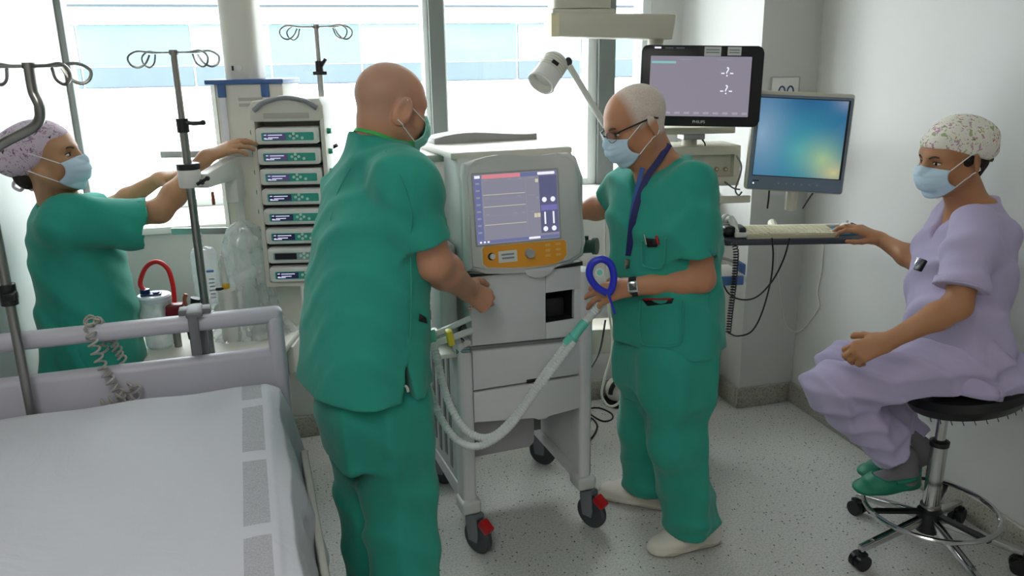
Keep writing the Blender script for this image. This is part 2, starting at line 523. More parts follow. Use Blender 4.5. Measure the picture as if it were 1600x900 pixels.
sheet.location = (-.074, 2.41, 0); sheet.rotation_euler = (0, 0, BEDR)
md = sheet.modifiers.new('thick', 'SOLIDIFY'); md.thickness = .004; md.offset = 0
md = sheet.modifiers.new('sub', 'SUBSURF'); md.levels = 1; md.render_levels = 1

# coiled grey cord hung over the end board rail
def helix(path, r, turns, n=10, phase=0.0):
    path = [Vector(p) for p in path]
    L = [0]
    for a, c in zip(path, path[1:]): L.append(L[-1] + (c - a).length)
    tot = L[-1]; N = int(turns * n); out = []
    for k in range(N + 1):
        s = tot * k / N
        i = max(j for j in range(len(L)) if L[j] <= s + 1e-9); i = min(i, len(path) - 2)
        f = (s - L[i]) / max(1e-9, L[i + 1] - L[i])
        p = path[i].lerp(path[i + 1], f); t = (path[i + 1] - path[i]).normalized()
        a = t.cross(Vector((.13, 1, .2))).normalized(); c = t.cross(a)
        ang = 2 * pi * k / n + phase
        out.append(p + (a * cos(ang) + c * sin(ang)) * r)
    return out
M_coil = mat('grey_coil_cord', '#a09c94', .5)
def bedpt(x, y, z):
    return Matrix.Translation((-.074, 2.41, 0)) @ Matrix.Rotation(BEDR, 4, 'Z') @ Vector((x, y, z))
b = B()
path = bez([bedpt(-.505, .05, .90), bedpt(-.515, .045, .97), bedpt(-.52, .0, 1.018), bedpt(-.515, -.045, .985), bedpt(-.505, -.05, .92), bedpt(-.485, -.05, .85), bedpt(-.455, -.055, .79)], 8)
b.tube(helix(path, .013, 17), .0034, 6)
path = bez([bedpt(-.465, .05, .88), bedpt(-.49, .045, .96), bedpt(-.505, .0, 1.02), bedpt(-.485, .047, .95), bedpt(-.46, .052, .86), bedpt(-.47, .05, .78)], 8)
b.tube(helix(path, .011, 14, phase=1), .0034, 6)
b.tube(helix(bez([bedpt(-.455, -.055, .79), bedpt(-.42, -.06, .80), bedpt(-.43, -.056, .83), bedpt(-.47, -.06, .80), bedpt(-.52, -.06, .785)], 8), .012, 8), .0034, 6)
tag(b.obj('coiled_cord', M_coil), 'pale grey coiled call cord slung over the bed end board', 'cord')

# IV poles
def hook_wires(b, top, R, rot, r=.0032):
    for a in (22, 158, 202, 338):
        a = radians(a) + rot
        d = Vector((cos(a), sin(a), 0)); s = Vector((-sin(a), cos(a), 0))
        up = Vector((0, 0, 1))
        pts = [top, top + d * .06 * R, top + d * .105 * R + up * .004, top + d * .132 * R - up * .012, top + d * .128 * R - up * .034,
               top + d * .108 * R - up * .044, top + d * .085 * R - up * .032, top + d * .07 * R - up * .006 + s * .006]
        b.tube(bez(pts, 6), r, 6)
p1 = thing('drip_stand', 'steel drip pole with a cranked upper end fixed to the bed beside the sheet', 'IV pole', (-.757, 2.304, .62))
o = Vector((-.757, 2.304, .62))
zt = P(45, 103, 2.03).z - .62
q = P(66, 175, 2.03) - o; e = P(0, 222, 2.03) - o; tp = P(45, 103, 2.03) - o
B().tube(bez([(0, 0, 0), (0, 0, .4), (0, 0, e.z - .16), (.004, 0, e.z - .06), (e.x - .01, 0, e.z - .012), (q.x - .03, e.y, q.z - .035), (q.x - .004, q.y, q.z + .01), (tp.x, tp.y, tp.z - .06), tp], 8), .0125, 14).obj('pole', M_steel, p1)
b = B(); hook_wires(b, tp, 1.0, radians(-15), .0042); b.cyl(tp - Vector((0, 0, .006)), tp + Vector((0, 0, .008)), .015); b.obj('hooks', M_steel, p1)
b = B(); zc = P(10, 460, 2.03).z - .62; b.cyl((0, 0, zc - .028), (0, 0, zc + .028), .021); b.box((.012, -.02, zc), (.03, .03, .022), .005); b.obj('clamp', M_black, p1)

pp = P(296, 280, 2.62)
p2 = thing('drip_stand', 'steel drip pole with four wire hooks held by the white bracket arm', 'IV pole', (pp.x, pp.y, .72))
z0 = .72; ztop = P(271, 82, 2.62).z - z0; zcl = P(287, 195, 2.62).z - z0
B().cyl((0, 0, 0), (0, 0, zcl), .0135, n=18).obj('lower_tube', M_steel, p2)
B().cyl((0, 0, zcl), (0, 0, ztop), .0105, n=18).obj('upper_tube', M_steel, p2)
b = B(); hook_wires(b, Vector((0, 0, ztop)), 1.0, radians(-15)); b.cyl((0, 0, ztop - .008), (0, 0, ztop + .008), .014); b.obj('hooks', M_steel, p2)
b = B(); b.cyl((0, 0, zcl - .024), (0, 0, zcl + .02), .019); b.tube(bez([(.01, -.01, zcl + .008), (.035, -.012, zcl + .004), (.062, -.014, zcl + .005)], 5), .007, 8); b.ball((.064, -.014, zcl + .006), .009); b.obj('clamp', M_black, p2)

pp = P(500, 120, 3.14)
p3 = thing('drip_stand', 'slim drip pole with wire hooks standing behind the pump rack', 'IV pole', (pp.x, pp.y, 1.12))
z0 = 1.12; ztop = P(491, 42, 3.14).z - z0; zcl = P(500, 103, 3.14).z - z0
B().cyl((0, 0, 0), (0, 0, zcl), .0115, n=16).obj('lower_tube', M_alu, p3)
B().cyl((0, 0, zcl), (0, 0, ztop), .009, n=16).obj('upper_tube', M_alu, p3)
b = B(); hook_wires(b, Vector((0, 0, ztop)), 1.0, radians(-15)); b.cyl((0, 0, ztop - .006), (0, 0, ztop + .008), .0125); b.obj('hooks', M_steel, p3)
b = B(); b.cyl((0, 0, zcl - .022), (0, 0, zcl + .018), .015); b.box((0, -.002, zcl - .026), (.052, .03, .014), .003); b.tube([(.008, -.01, zcl), (.026, -.014, zcl + .026)], .007, 8); b.obj('clamp', M_black, p3)
zc2 = P(515, 232, 3.1).z - z0
b = B(); b.box((.012, -.018, zc2), (.03, .03, .026), .005); b.tube([(.02, -.03, zc2), (.045, -.034, zc2 + .012)], .008, 8); b.obj('clamp', M_black, p3)

# grey hook clamp on the bed rail
cl = thing('rail_clamp', 'grey plastic pole holder hooked over the bed end rail', 'clamp', bedpt(-.245, 0, .80), BEDR)
b = B()
b.bb(-.026, .026, .034, .05, 0.0, .19, bev=.006); b.bb(-.022, .022, -.045, .05, .203, .222, bev=.006); b.bb(-.018, .010, -.045, -.033, .09, .22, bev=.006)
b.bb(-.045, .045, .0, .05, .20, .218, bev=.005)
b.obj('hook_plate', mat('clamp_grey', '#6c6d70', .5), cl)
B().cyl((0, .06, -.06), (0, .06, .215), .02, n=16).obj('socket', mat('clamp_grey', '#6c6d70', .5), cl)
# ================================================================== ceiling supply pendant on the left
pp = P(381, 300, 3.17)
PR = radians(-15)
pend = thing('ceiling_pendant', 'cream ceiling supply pendant with blue trim behind the pump rack', 'medical pendant', (pp.x, pp.y, 0), PR)
PO = Vector((pp.x, pp.y, 0))
def pl(px, py, ly):            # point on the pendant's local plane y=ly -> local coords
    Mi = (Matrix.Translation(PO) @ Matrix.Rotation(PR, 4, 'Z')).inverted()
    n = Vector((-sin(PR), cos(PR), 0)); p0 = PO + n * ly
    d = ray(px, py); q = CAMP + d * ((p0 - CAMP).dot(n) / d.dot(n))
    return Mi @ q
def pw(v):
    return Matrix.Translation(PO) @ Matrix.Rotation(PR, 4, 'Z') @ Vector(v)
ptz = pl(381, 130, -.12).z
c0, c1 = pl(346, 30, -.02).x, pl(402, 30, -.02).x
cx = (c0 + c1) / 2
B().prism(rrect(cx - .066, cx + .066, -.09, .07, .05, 6), ptz - .05, ZC - .002).obj('column', M_offw, pend)
b = B(); b.cyl((cx + .005, -.086, ptz + .055), (cx + .005, -.096, ptz + .055), .011, n=14); b.obj('button', M_white, pend)
B().bb(cx - .024, cx - .017, -.093, -.086, ptz + .045, ptz + .062).obj('slot', M_dark, pend)
bx0, bx1 = pl(322, 135, -.12).x, pl(442, 135, -.12).x
B().bb(bx0 + .028, bx1, -.12, .12, .56, ptz, bev=.012).obj('body', M_offw, pend)
B().prism([(bx0, .12), (bx0, -.08), (bx0 + .03, -.119), (bx0 + .03, .12)], .95, ptz - .002).obj('side_cheek', M_offw, pend)
B().bb(bx0 - .004, bx1 + .004, -.128, .125, ptz - .004, ptz + .014, bev=.005).obj('blue_trim', M_blue, pend)
for xx in (pl(347, 140, -.12).x, pl(415, 140, -.12).x):
    B().bb(xx - .016, xx + .014, -.129, -.118, ptz - .05, ptz - .003, bev=.003).obj('blue_clip', M_blue, pend)
    B().bb(xx - .013, xx + .011, -.126, -.118, ptz - .36, ptz - .05, bev=.003).obj('light_strip', mat('white_strip', '#e2e2ea', .4), pend)
zr1, zr2 = pl(300, 241, -.16).z, pl(300, 361, -.16).z
xl1, xl2 = pl(251, 241, -.16).x, pl(268, 361, -.16).x
for z, x0 in ((zr1, xl1), (zr2, xl2)):
    b = B(); b.bb(x0, bx1 + .04, -.165, -.155, z - .0125, z + .0125, bev=.002)
    for xx in (bx0 + .06, bx1 - .06): b.bb(xx - .012, xx + .012, -.156, -.118, z - .01, z + .01)
    b.obj('equipment_rail', M_alu, pend)
for k in range(2): B().bb(pl(372, 150, -.12).x, pl(410 - 6 * k, 150, -.12).x, -.1212, -.1195, pl(390, 155 + 9 * k, -.12).z - .006, pl(390, 155 + 9 * k, -.12).z + .006).obj('faded_print', mat('pale_grey_print', '#b1aea6', .6), pend)
# shelf with raised back, low on the pendant
zs = .70
b = B(); b.bb(-.60, .22, -.50, -.10, zs - .03, zs, bev=.008); b.bb(bx0, bx1, -.3, .1, zs - .14, zs - .03, bev=.01)
b.obj('shelf', M_offw, pend)
B().bb(.0, .2, -.46, -.12, zs - .15, zs - .032, bev=.006).obj('drawer', M_grey, pend)
# white bracket arm that holds the drip pole
arm = thing('pole_bracket', 'white articulated bracket arm clamping the drip pole to the pendant', 'bracket', P(296, 276, 2.62))
A0 = P(296, 276, 2.62)
b = B(); b.lathe([(.015, -.034), (.034, -.034), (.036, -.03), (.036, .02), (.034, .024), (.015, .024)], n=24)
b.obj('collar', M_white, arm)
B().lathe([(.015, .024), (.036, .024), (.037, .03), (.037, .042), (.034, .044), (.015, .044)], n=24).obj('collar_ring', M_black, arm)
e1 = P(362, 262, 2.86) - A0; e0 = P(318, 277, 2.66) - A0
b = B()
dv = (e1 - e0); L = dv.length; d = dv.normalized(); s_ = d.cross(Vector((0, 0, 1))).normalized(); u_ = s_.cross(d)
b.prism([(-.012, -.034), (L, -.04), (L + .03, -.03), (L + .03, .03), (L, .04), (-.012, .012)], -.022, .022, frame_M(e0, d, u_), bev=.006)
b.obj('arm', M_white, arm)
b = B(); e2 = P(368, 300, 2.88) - A0; b.box(e2 + Vector((0, 0, .03)), (.05, .09, .13), .012, R=(0, 0, PR)); b.obj('mount', M_white, arm)
k = P(315, 283, 2.6) - A0
b = B(); b.cyl(k, k + Vector((.004, -.03, .0)), .008); b.tube([k + Vector((-.012, -.028, -.006)), k + Vector((.022, -.032, .012))], .0055, 8); b.ball(k + Vector((.022, -.032, .012)), .008); b.obj('clamp_knob', M_black, arm)

# ------------------------------------------------------------------ pump rack and its eight pumps
RR = radians(-13)
ro = P(451, 300, 2.98); ro.z = 0
def rl(px, py, ly):
    Mm = Matrix.Translation(ro) @ Matrix.Rotation(RR, 4, 'Z'); n = Vector((-sin(RR), cos(RR), 0)); p0 = ro + n * ly
    d = ray(px, py); return Mm.inverted() @ (CAMP + d * ((p0 - CAMP).dot(n) / d.dot(n)))
rx0, rx1 = rl(391, 200, -.08).x, rl(507, 200, -.08).x
rzt, rzb, rzh = rl(450, 190, -.08).z, rl(450, 443, -.08).z, rl(450, 166, -.08).z
rack = thing('pump_rack', 'tall cream docking rack with grey carrying handle holding infusion pumps', 'pump rack', (ro.x, ro.y, rzb - .0), RR)
b = B()
b.bb(rx0, rx0 + .016, -.08, .07, 0, rzt - rzb + .01, bev=.003)
b.bb(rx1 - .016, rx1, -.08, .07, 0, rzt - rzb + .01, bev=.003)
b.bb(rx0, rx1, -.08, .07, -.012, .006, bev=.003)
b.bb(rx0, rx1, .05, .07, 0, rzt - rzb, bev=.003)
b.obj('housing', M_offw, rack)
zz = rzt - rzb; hh = rzh - rzb
b = B()
b.prism([(rx0, zz), (rx1, zz), (rx1, hh + .0), (rx1 - .012, hh + .026), (rx0 + .016, hh + .02), (rx0, hh)], -.07, .08, XZ, bev=.006)
b.obj('top_housing', M_offw, rack)
b = B(); xm = (rx0 + rx1) / 2
b.tube(bez([(rx0 + .02, -.086, hh - .012), (rx0 + .06, -.094, hh + .014), (xm, -.098, hh + .03), (rx1 - .06, -.094, hh + .018), (rx1 - .02, -.086, hh - .008)], 8), .0085, 10)
b.obj('carry_handle', mat('handle_grey', '#86888d', .4), rack)
B().bb(xm - .08, xm + .08, -.086, -.08, zz + .012, zz + .03, bev=.002).obj('name_strip', mat('strip_grey', '#b7b2ab', .5), rack)
M_gknob = mat('green_knob', '#1d8f74', .4)
NP = 8
z_p0, z_p7 = rl(450, 212, -.085).z - rzb, rl(450, 428, -.085).z - rzb
pitch = (z_p0 - z_p7) / 7
for i in range(NP):
    z = z_p0 - i * pitch
    for xx, s in ((rx0, -1), (rx1, 1)):
        B().cyl((xx, -.03, z + .01), (xx + s * .014, -.03, z + .01), .011, .009, n=12).obj('dock_knob', M_gknob, rack)
    B().bb(rx0 + .016, rx1 - .016, -.07, .05, z - pitch / 2 - .003, z - pitch / 2 + .003).obj('dock_shelf', M_dark, rack)
M_pumpg = mat('pump_green_panel', '#2f9c8d', .4)
M_pumpgr = mat('pump_grey_panel', '#84a09b', .4)
M_disp = emis('pump_display', '#55527a', .55)
M_dispd = mat('pump_display_dark', '#11181f', .2)
M_btn = mat('pump_button', '#b9dcd0', .4)
M_dtext = emis('pump_display_text', '#cfcfee', 1.0)
ordn = ['topmost', 'second from the top', 'third from the top', 'fourth from the top', 'fifth from the top', 'third from the bottom', 'next to lowest', 'lowest']
px0, px1 = rx0 + .02, rx1 - .02
pw_ = px1 - px0; ph = pitch * .80
def pump_mesh_set():
    y = -.092
    d = {}
    d['body'] = B().prism(rrect(0, pw_, -ph / 2, ph / 2, .012, 3), .02, .1, XZ, bev=.008).mesh('body', M_white)
    d['keypad'] = B().prism(rrect(.022, pw_ - .016, -ph * .27, ph * .22, .004, 2), .1, .1016, XZ).mesh('keypad', M_pumpg)
    d['keypad_off'] = B().prism(rrect(.022, pw_ - .016, -ph * .27, ph * .22, .004, 2), .1, .1016, XZ).mesh('keypad', M_pumpgr)
    d['display'] = B().prism(rrect(.028, .108, -ph * .22, ph * .17, .002, 2), .1016, .1024, XZ).mesh('display', M_disp)
    d['display_mid'] = B().prism(rrect(.028, .108, -ph * .22, ph * .17, .002, 2), .1016, .1024, XZ).mesh('display', mat('pump_display_dim', '#1d2340', .2, emit='#2d2a55', estr=.25))
    d['display_off'] = B().prism(rrect(.028, .108, -ph * .22, ph * .17, .002, 2), .1016, .1024, XZ).mesh('display', M_dispd)
    t = B()
    for (a, c, zf) in ((.031, .04, -.12), (.031, .04, .08), (.045, .095, .07), (.045, .082, -.08), (.031, .06, -.16)):
        t.prism(rrect(a, c, zf * ph - .0016, zf * ph + .0016, .0005, 1), .1024, .1028, XZ)
    d['readout'] = t.mesh('readout', M_dtext)
    k = B()
    for dx, dz in ((-.012, 0), (.012, 0), (0, .009), (0, -.009), (.034, -.006)):
        k.cyl((.135 + dx, -.1016, dz), (.135 + dx, -.1036, dz), .0055, n=10)
    d['button'] = k
    return d
PM = pump_mesh_set()
btn_me = B().cyl((0, -.1016, 0), (0, -.1036, 0), .0052, n=10).mesh('button', M_btn)
for i in range(NP):
    z = z_p0 - i * pitch + rzb
    q = Matrix.Translation(ro) @ Matrix.Rotation(RR, 4, 'Z') @ Vector((px0, 0, z))
    t = thing('infusion_pump', ('white infusion pump with an unlit black display, next to lowest in the rack' if i == 6 else
              'white infusion pump with green keypad, %s in the docking rack' % ordn[i]), 'infusion pump', q, RR, 'pumps in the docking rack')
    link('body', PM['body'], t)
    kp = link('keypad', PM['keypad_off' if i == 6 else 'keypad'], t)
    dp = link('display', PM['display' if i < 3 else ('display_off' if i == 6 else 'display_mid')], t)
    if i != 6: link('readout', PM['readout'], dp)
    for dx, dz in ((-.012, 0), (.012, 0), (0, .008), (0, -.008), (.03, -.007)):
        o = link('button', btn_me, kp); o.location = (.135 + dx, 0, dz)

# ------------------------------------------------------------------ things on / under the pendant
M_jar = glassy('translucent_jar', (0.9, 0.92, 0.9), 0.1, 0.15, 0.6)
def on_shelf(px, py, ly=-.36):
    v = pl(px, py, ly); return pw((v.x, ly, zs))
# suction jar with red tube
j = on_shelf(246, 500)
jz = P(246, 462, (j - CAMP).dot(FH)).z - zs
jar = thing('suction_jar', 'translucent suction jar with blue lid and arched red tube', 'suction jar', j)
B().lathe([(.04, 0.0), (.05, .012), (.052, jz * .55), (.058, jz - .012), (.058, jz - .004), (.054, jz - .004), (.048, jz * .55), (.046, .012), (.03, .006)], n=24).obj('canister', M_jar, jar)
b = B(); b.lathe([(.02, jz + .012), (.055, jz + .006), (.061, jz), (.061, jz - .014), (.056, jz - .016), (.01, jz - .016)], n=24)
b.obj('lid', mat('pale_lid', '#c9d2de', .3), jar)
b = B(); b.cyl((-.026, -.01, jz), (-.026, -.01, jz + .03), .017, n=14); b.cyl((.012, -.02, jz + .005), (.012, -.02, jz + .02), .012, n=12); b.box((-.005, -.02, jz + .012), (.07, .03, .006), .002); b.obj('lid_ports', mat('navy_plastic', '#16265a', .35), jar)
def off(px, py, base, ly):
    v = pl(px, py, ly); return pw(v) - base
b = B(); b.tube(bez([Vector((-.026, -.01, jz + .02)), off(219, 442, j, -.37), off(228, 418, j, -.37), off(245, 409, j, -.37), off(262, 420, j, -.37), off(270, 445, j, -.37), off(273, 472, j, -.37)], 8), .0085, 12)
b.obj('red_tube', mat('red_rubber', '#d01c1c', .35), jar)
# vacuum regulator at the end of the red tube
r = on_shelf(272, 490); rz = pl(270, 483, -.36).z - zs
reg = thing('vacuum_regulator', 'dark red vacuum regulator with black and steel fittings beside the suction jar', 'regulator', r)
b = B(); b.box((0, 0, rz), (.07, .045, .042), .006); b.obj('regulator_block', mat('dark_red_plastic', '#6e1020', .4), reg)
b = B(); b.cyl((.0, 0, 0), (0, 0, rz - .018), .014); b.tube([(.04, -.01, rz - .01), (.09, -.015, rz + .005)], .011, 10); b.box((.06, -.005, rz - .01), (.05, .03, .02), .004); b.obj('fitting', M_steel, reg)
b = B(); b.cyl((.075, -.02, rz + .005), (.085, -.02, rz + .04), .014, .02); b.tube([(.05, -.03, rz - .05), (.055, -.03, rz - .11)], .013, 8); b.obj('knob', M_black, reg)
b = B(); b.tube(bez([(.045, 0, rz + .01), (.043, -.005, rz + .035), (.05, -.005, rz + .055)], 5), .007, 8); b.obj('brown_tip', mat('copper_brown', '#9c5a3c', .4), reg)
# small navy capped jar low down
r = on_shelf(312, 540, -.33)
s2 = thing('specimen_jar', 'small clear jar with a navy lid seen below the bed rail', 'jar', r)
B().lathe([(.025, 0), (.03, .006), (.032, .06), (.032, .07), (.028, .07), (.026, .008), (.01, .004)], n=20).obj('jar_body', M_jar, s2)
B().lathe([(.01, .07), (.038, .07), (.038, .1), (.034, .104), (.01, .104)], n=20).obj('lid', mat('navy_plastic', '#16265a', .35), s2)
# hanging saline bottle
c = pw(pl(316, 385, -.22)); hb = P(318, 480, (c - CAMP).dot(FH)).z; ht = P(312, 385, (c - CAMP).dot(FH)).z
sal = thing('saline_bottle', 'clear saline bottle with blue print hanging from the pendant rail', 'bottle', (c.x, c.y, hb))
h = ht - hb
B().lathe([(.01, -.02), (.016, -.018), (.018, .0), (.042, .02), (.048, .04), (.048, h * .8), (.05, h * .84), (.048, h * .9), (.036, h * .97), (.01, h)], n=26).obj('bottle_body', M_clear, sal)
zr = zr2 - hb
B().tube(bez([(0, 0, h), (-.008, .01, h + .04), (-.002, .0, (h + zr) / 2 + .02), (-.012, .0, zr + .02)], 6), .006, 8).obj('hanger', M_white, sal)
b = B()
b.prism(rrect(.008, .036, h * .62, h * .655, .002, 1), .049, .0494, XZ)
b.obj('blue_print', mat('blue_print', '#3a6fb0', .5), sal)
b = B()
for i in range(6): b.prism(rrect(.012 + .003 * (i % 2), .034, h * (.2 + .06 * i), h * (.22 + .06 * i), .001, 1), .0488, .049, XZ)
b.obj('small_print', mat('grey_print', '#7f8994', .5), sal)
# white spray bottle with yellow cap
r = on_shelf(357, 480, -.3); hz = pl(352, 398, -.3).z - zs; kz = pl(352, 448, -.3).z - zs
sp = thing('white_bottle', 'slim white cone bottle with a yellow collar beside the plastic bag', 'bottle', r)
B().lathe([(.03, 0), (.034, .01), (.032, kz - .012), (.014, kz - .006)], n=18).obj('bottle_body', M_white, sp)
b = B(); b.ball((0, -.006, kz + .004), .013); b.cyl((0, 0, kz - .01), (0, 0, kz + .014), .013); b.obj('yellow_cap', mat('yellow_plastic', '#d8a520', .4), sp)
B().cyl((0, 0, kz + .012), (-.006, 0, hz), .012, .003, n=14).obj('nozzle', M_white, sp)
B().box((-.022, -.004, kz - .004), (.03, .018, .012), .003).obj('trigger', M_dark, sp)
# draped clear plastic bag
cb = pw(pl(384, 400, -.25)); zb0 = zs + .0; zb1 = P(380, 345, (cb - CAMP).dot(FH)).z
bag = thing('plastic_bag', 'crumpled clear plastic bag draped over equipment below the pumps', 'plastic bag', (cb.x, cb.y, zs))
Hb = zb1 - zs
def bagf(u, v):
    a = u * 2 * pi
    prof = [(.145, .0), (.11, .12), (.088, .3), (.082, .5), (.086, .66), (.08, .82), (.055, .94), (.012, 1.0)]
    t = v * (len(prof) - 1); i = min(int(t), len(prof) - 2); f = t - i
    r = prof[i][0] * (1 - f) + prof[i + 1][0] * f; z = (prof[i][1] * (1 - f) + prof[i + 1][1] * f) * Hb
    w = .1 * sin(7 * a + 4 * v) + .07 * sin(13 * a - 9 * v) + .06 * sin(4 * a + 23 * v) + .04 * sin(21 * a + 31 * v)
    r *= 1 + w * (1 - v * .6)
    return (r * cos(a) * 1.0, r * .55 * sin(a), z + .006 * sin(3 * a))
link('film', B().grid(bagf, 72, 48).mesh('film', M_film, ang=60), bag)
b = B(); b.bb(-.03, .03, -.02, .02, .0, Hb * .55, bev=.01); b.obj('wrapped_device', mat('pale_device', '#c6cac7', .5), bag)
B().bb(-.012, .012, -.004, .004, Hb - .01, Hb + .09, bev=.002).obj('strap', M_white, bag)
# small brown tag hanging below rail one
tz = pw(pl(333, 310, -.17))
b = B(); b.box((0, 0, 0), (.012, .004, .05), .002); b.tube([(0, 0, .02), (0, .004, .07)], .0015, 5)
o = b.obj('hanging_tag', mat('copper_brown', '#9c5a3c', .4)); o.location = tz; tag(o, 'small brown tag hanging under the bracket arm', 'tag')
# ================================================================== ventilator on its cart
VR = radians(5)
VO = Vector((.737, 2.77, 0))
VM = Matrix.Translation(VO) @ Matrix.Rotation(VR, 4, 'Z')
def vw(x, y, z): return VM @ Vector((x, y, z))
def vl(p): return VM.inverted() @ Vector(p)
vent = thing('ventilator', 'grey intensive care ventilator on a wheeled cart with lit screen and orange control strip', 'ventilator', VO, VR)
XLv, XRv, YF, YBk = -.245, .165, -.27, .26
# cart: two front posts, side panels, rear posts
for x0, x1 in ((-.292, -.24), (.158, .206)):
    b = B()
    b.prism(rrect(x0, x1, YF - .012, YF + .07, .016, 4), .20, 1.0 if x0 > 0 else .80)
    b.obj('front_post', M_ventl, vent)
    xm = (x0 + x1) / 2
    b = B(); b.bb(xm - .036, xm + .036, YF - .03, YF + .06, .165, .215, bev=.012, seg=3); b.obj('foot_block', M_ventg, vent)
    b = B(); b.bb(xm - .012, xm + .012, YF + .06, YBk - .02, .21, .78, bev=.004); b.obj('side_panel', M_ventl, vent)
    b = B(); b.prism([(YF + .03, .17), (YBk + .02, .17), (YBk + .02, .215), (YF + .03, .235)], -.018, .018, Matrix(((0, 0, 1, xm), (1, 0, 0, 0), (0, 1, 0, 0), (0, 0, 0, 1))), bev=.006); b.obj('base_beam', M_ventl, vent)
    b = B(); b.prism(rrect(xm - .025, xm + .025, YBk - .03, YBk + .03, .012, 3), .16, 1.38); b.obj('rear_post', M_offw, vent)
# slots in the left side panel (rails seen from the side)
for k, yy in enumerate((-.10, -.03, .05, .12)):
    B().bb(-.281, -.277, yy - .014, yy + .014, .26 + .02 * (k % 2), .70).obj('side_slot', mat('slot_grey', '#7d7f80', .5), vent)
# casters
M_tyre = mat('grey_rubber_tyre', '#3d4146', .6)
def caster(px, py, yl, front):
    w = G(px, py); v = vl(w)
    xm = -.262 if v.x < 0 else .183
    x, y = (v.x + xm) / 2, (YF + .005 if front else YBk - .005)
    ang = radians(-62 if front else -50)
    R = Matrix.Translation((x, y, 0)) @ Matrix.Rotation(ang, 4, 'Z')
    b = B()
    prof = [(.042, -.014), (.055, -.014), (.0625, -.007), (.0625, .007), (.055, .014), (.042, .014)]
    Mr = R @ Matrix.Translation((.018, 0, .0625)) @ Matrix.Rotation(pi / 2, 4, 'X')
    b.lathe(prof, n=28, M=Mr)
    b.obj('caster_wheel', M_tyre, vent)
    b = B(); b.lathe([(.005, -.013), (.043, -.012), (.043, .012), (.005, .013)], n=24, M=Mr); b.obj('wheel_hub', M_grey, vent)
    b = B()
    for s in (-1, 1):
        b.prism([(-.01, .05), (.03, .05), (.034, .075), (.028, .15), (-.022, .155), (-.022, .12)], s * .019 - .003, s * .019 + .003, R @ Matrix(((1, 0, 0, 0), (0, 0, 1, 0), (0, 1, 0, 0), (0, 0, 0, 1))))
    b.box(R @ Vector((.002, 0, .145)), (.05, .045, .022), .006, R=(0, 0, ang))
    b.cyl(R @ Vector((0, 0, .15)), R @ Vector((0, 0, .168)), .014)
    b.obj('caster_fork', mat('caster_grey', '#71767c', .45), vent)
    if front:
        b = B(); b.box(R @ Vector((.058, 0, .118)), (.05, .036, .03), .006, R=Euler((0, radians(35), ang)).to_matrix()); b.obj('brake_pedal', M_red, vent)
for a in ((750, 862, 0, True), (925, 818, 0, True), (848, 716, 0, False), (692, 748, 0, False)): caster(*a)
# drawers and compartment
def vfront(poly, d0, d1, name, m, bev=.004, lean=None, parent=None):
    """front-facing plate: poly in x,z ; depth d0..d1 measured towards the viewer from y=0"""
    Mx = XZ if lean is None else lean @ XZ
    return B().prism(poly, d0, d1, Mx, bev=bev).obj(name, m, parent or vent)
b = B(); b.bb(XLv + .008, XRv - .004, YF + .105, YBk - .03, .50, 1.03); b.bb(XLv + .008, .0295, YF + .021, YF + .106, .50, 1.03); b.bb(.029, XRv - .004, YF + .021, YF + .106, .50, .829); b.bb(.029, XRv - .004, YF + .021, YF + .106, .94, 1.03)
b.obj('carcass', M_ventg, vent)
# compartment door with the dark recess
xl, xr = -.238, .160
D0, D1 = -YF - .02, -YF
door = vfront([(xl, .782), (.030, .772), (.030, 1.030), (xl, 1.036)], D0, D1, 'compartment_door', M_ventl)
vfront([(.0302, .772), (xr, .768), (xr, .833), (.0302, .83)], D0, D1, 'door_lower', M_ventl, bev=.001)
vfront([(.0302, .938), (xr, .940), (xr, 1.036), (.0302, 1.032)], D0, D1, 'door_upper', M_ventl, bev=.001)
vfront([(.1365, .833), (xr, .833), (xr, .940), (.1365, .939)], D0, D1, 'door_edge', M_ventl, bev=.001)
b = B(); y0, y1 = YF + .012, YF + .10
b.quad((.03, y1, .83), (.137, y1, .83), (.137, y1, .939), (.03, y1, .939))
b.quad((.03, YF + .005, .83), (.137, YF + .005, .833), (.137, y1, .833), (.03, y1, .83)); b.quad((.03, YF + .005, .938), (.137, YF + .005, .939), (.137, y1, .939), (.03, y1, .938))
b.quad((.03, YF + .005, .83), (.03, y1, .83), (.03, y1, .938), (.03, YF + .005, .938)); b.quad((.137, YF + .005, .833), (.137, y1, .833), (.137, y1, .939), (.137, YF + .005, .939))
b.bb(.05, .12, YF + .05, YF + .09, .832, .90, bev=.004)
b.obj('recess', M_dark, vent)
b = B(); pts = [(.0 + .055 * cos(pi + pi * k / 12), 1.032 + .032 * sin(pi + pi * k / 12)) for k in range(13)]
b.prism(pts, -YF - .002, -YF + .02, XZ, bev=.004); b.obj('door_lip', M_ventl, vent)
vfront([(xl, .76), (xr, .742), (xr, .757), (xl, .776)], D0 - .02, D1 - .014, 'drawer_groove', mat('groove_grey', '#7c7d80', .5), bev=.001)
d1 = vfront([(xl, .621), (xr, .622), (xr, .745), (xl, .763)], D0, D1, 'drawer', M_ventl)
B().bb(-.045, .015, YF - .001, YF + .006, .618, .632, bev=.002).obj('finger_notch', M_dark, vent)
d2 = vfront([(xl, .500), (-.02, .486), (.0, .47), (.03, .47), (.045, .484), (xr, .487), (xr, .613), (xl, .613)], D0, D1, 'drawer', M_ventl)
B().prism(rrect(-.238, .035, .30, .50, .03, 4), .12, .14, XZ, bev=.004).obj('lower_panel', mat('lower_panel_grey', '#a7a3a8', .45), vent)
B().bb(-.238, .158, .10, .13, .24, .50).obj('rear_panel', mat('slot_grey', '#7d7f80', .5), vent)
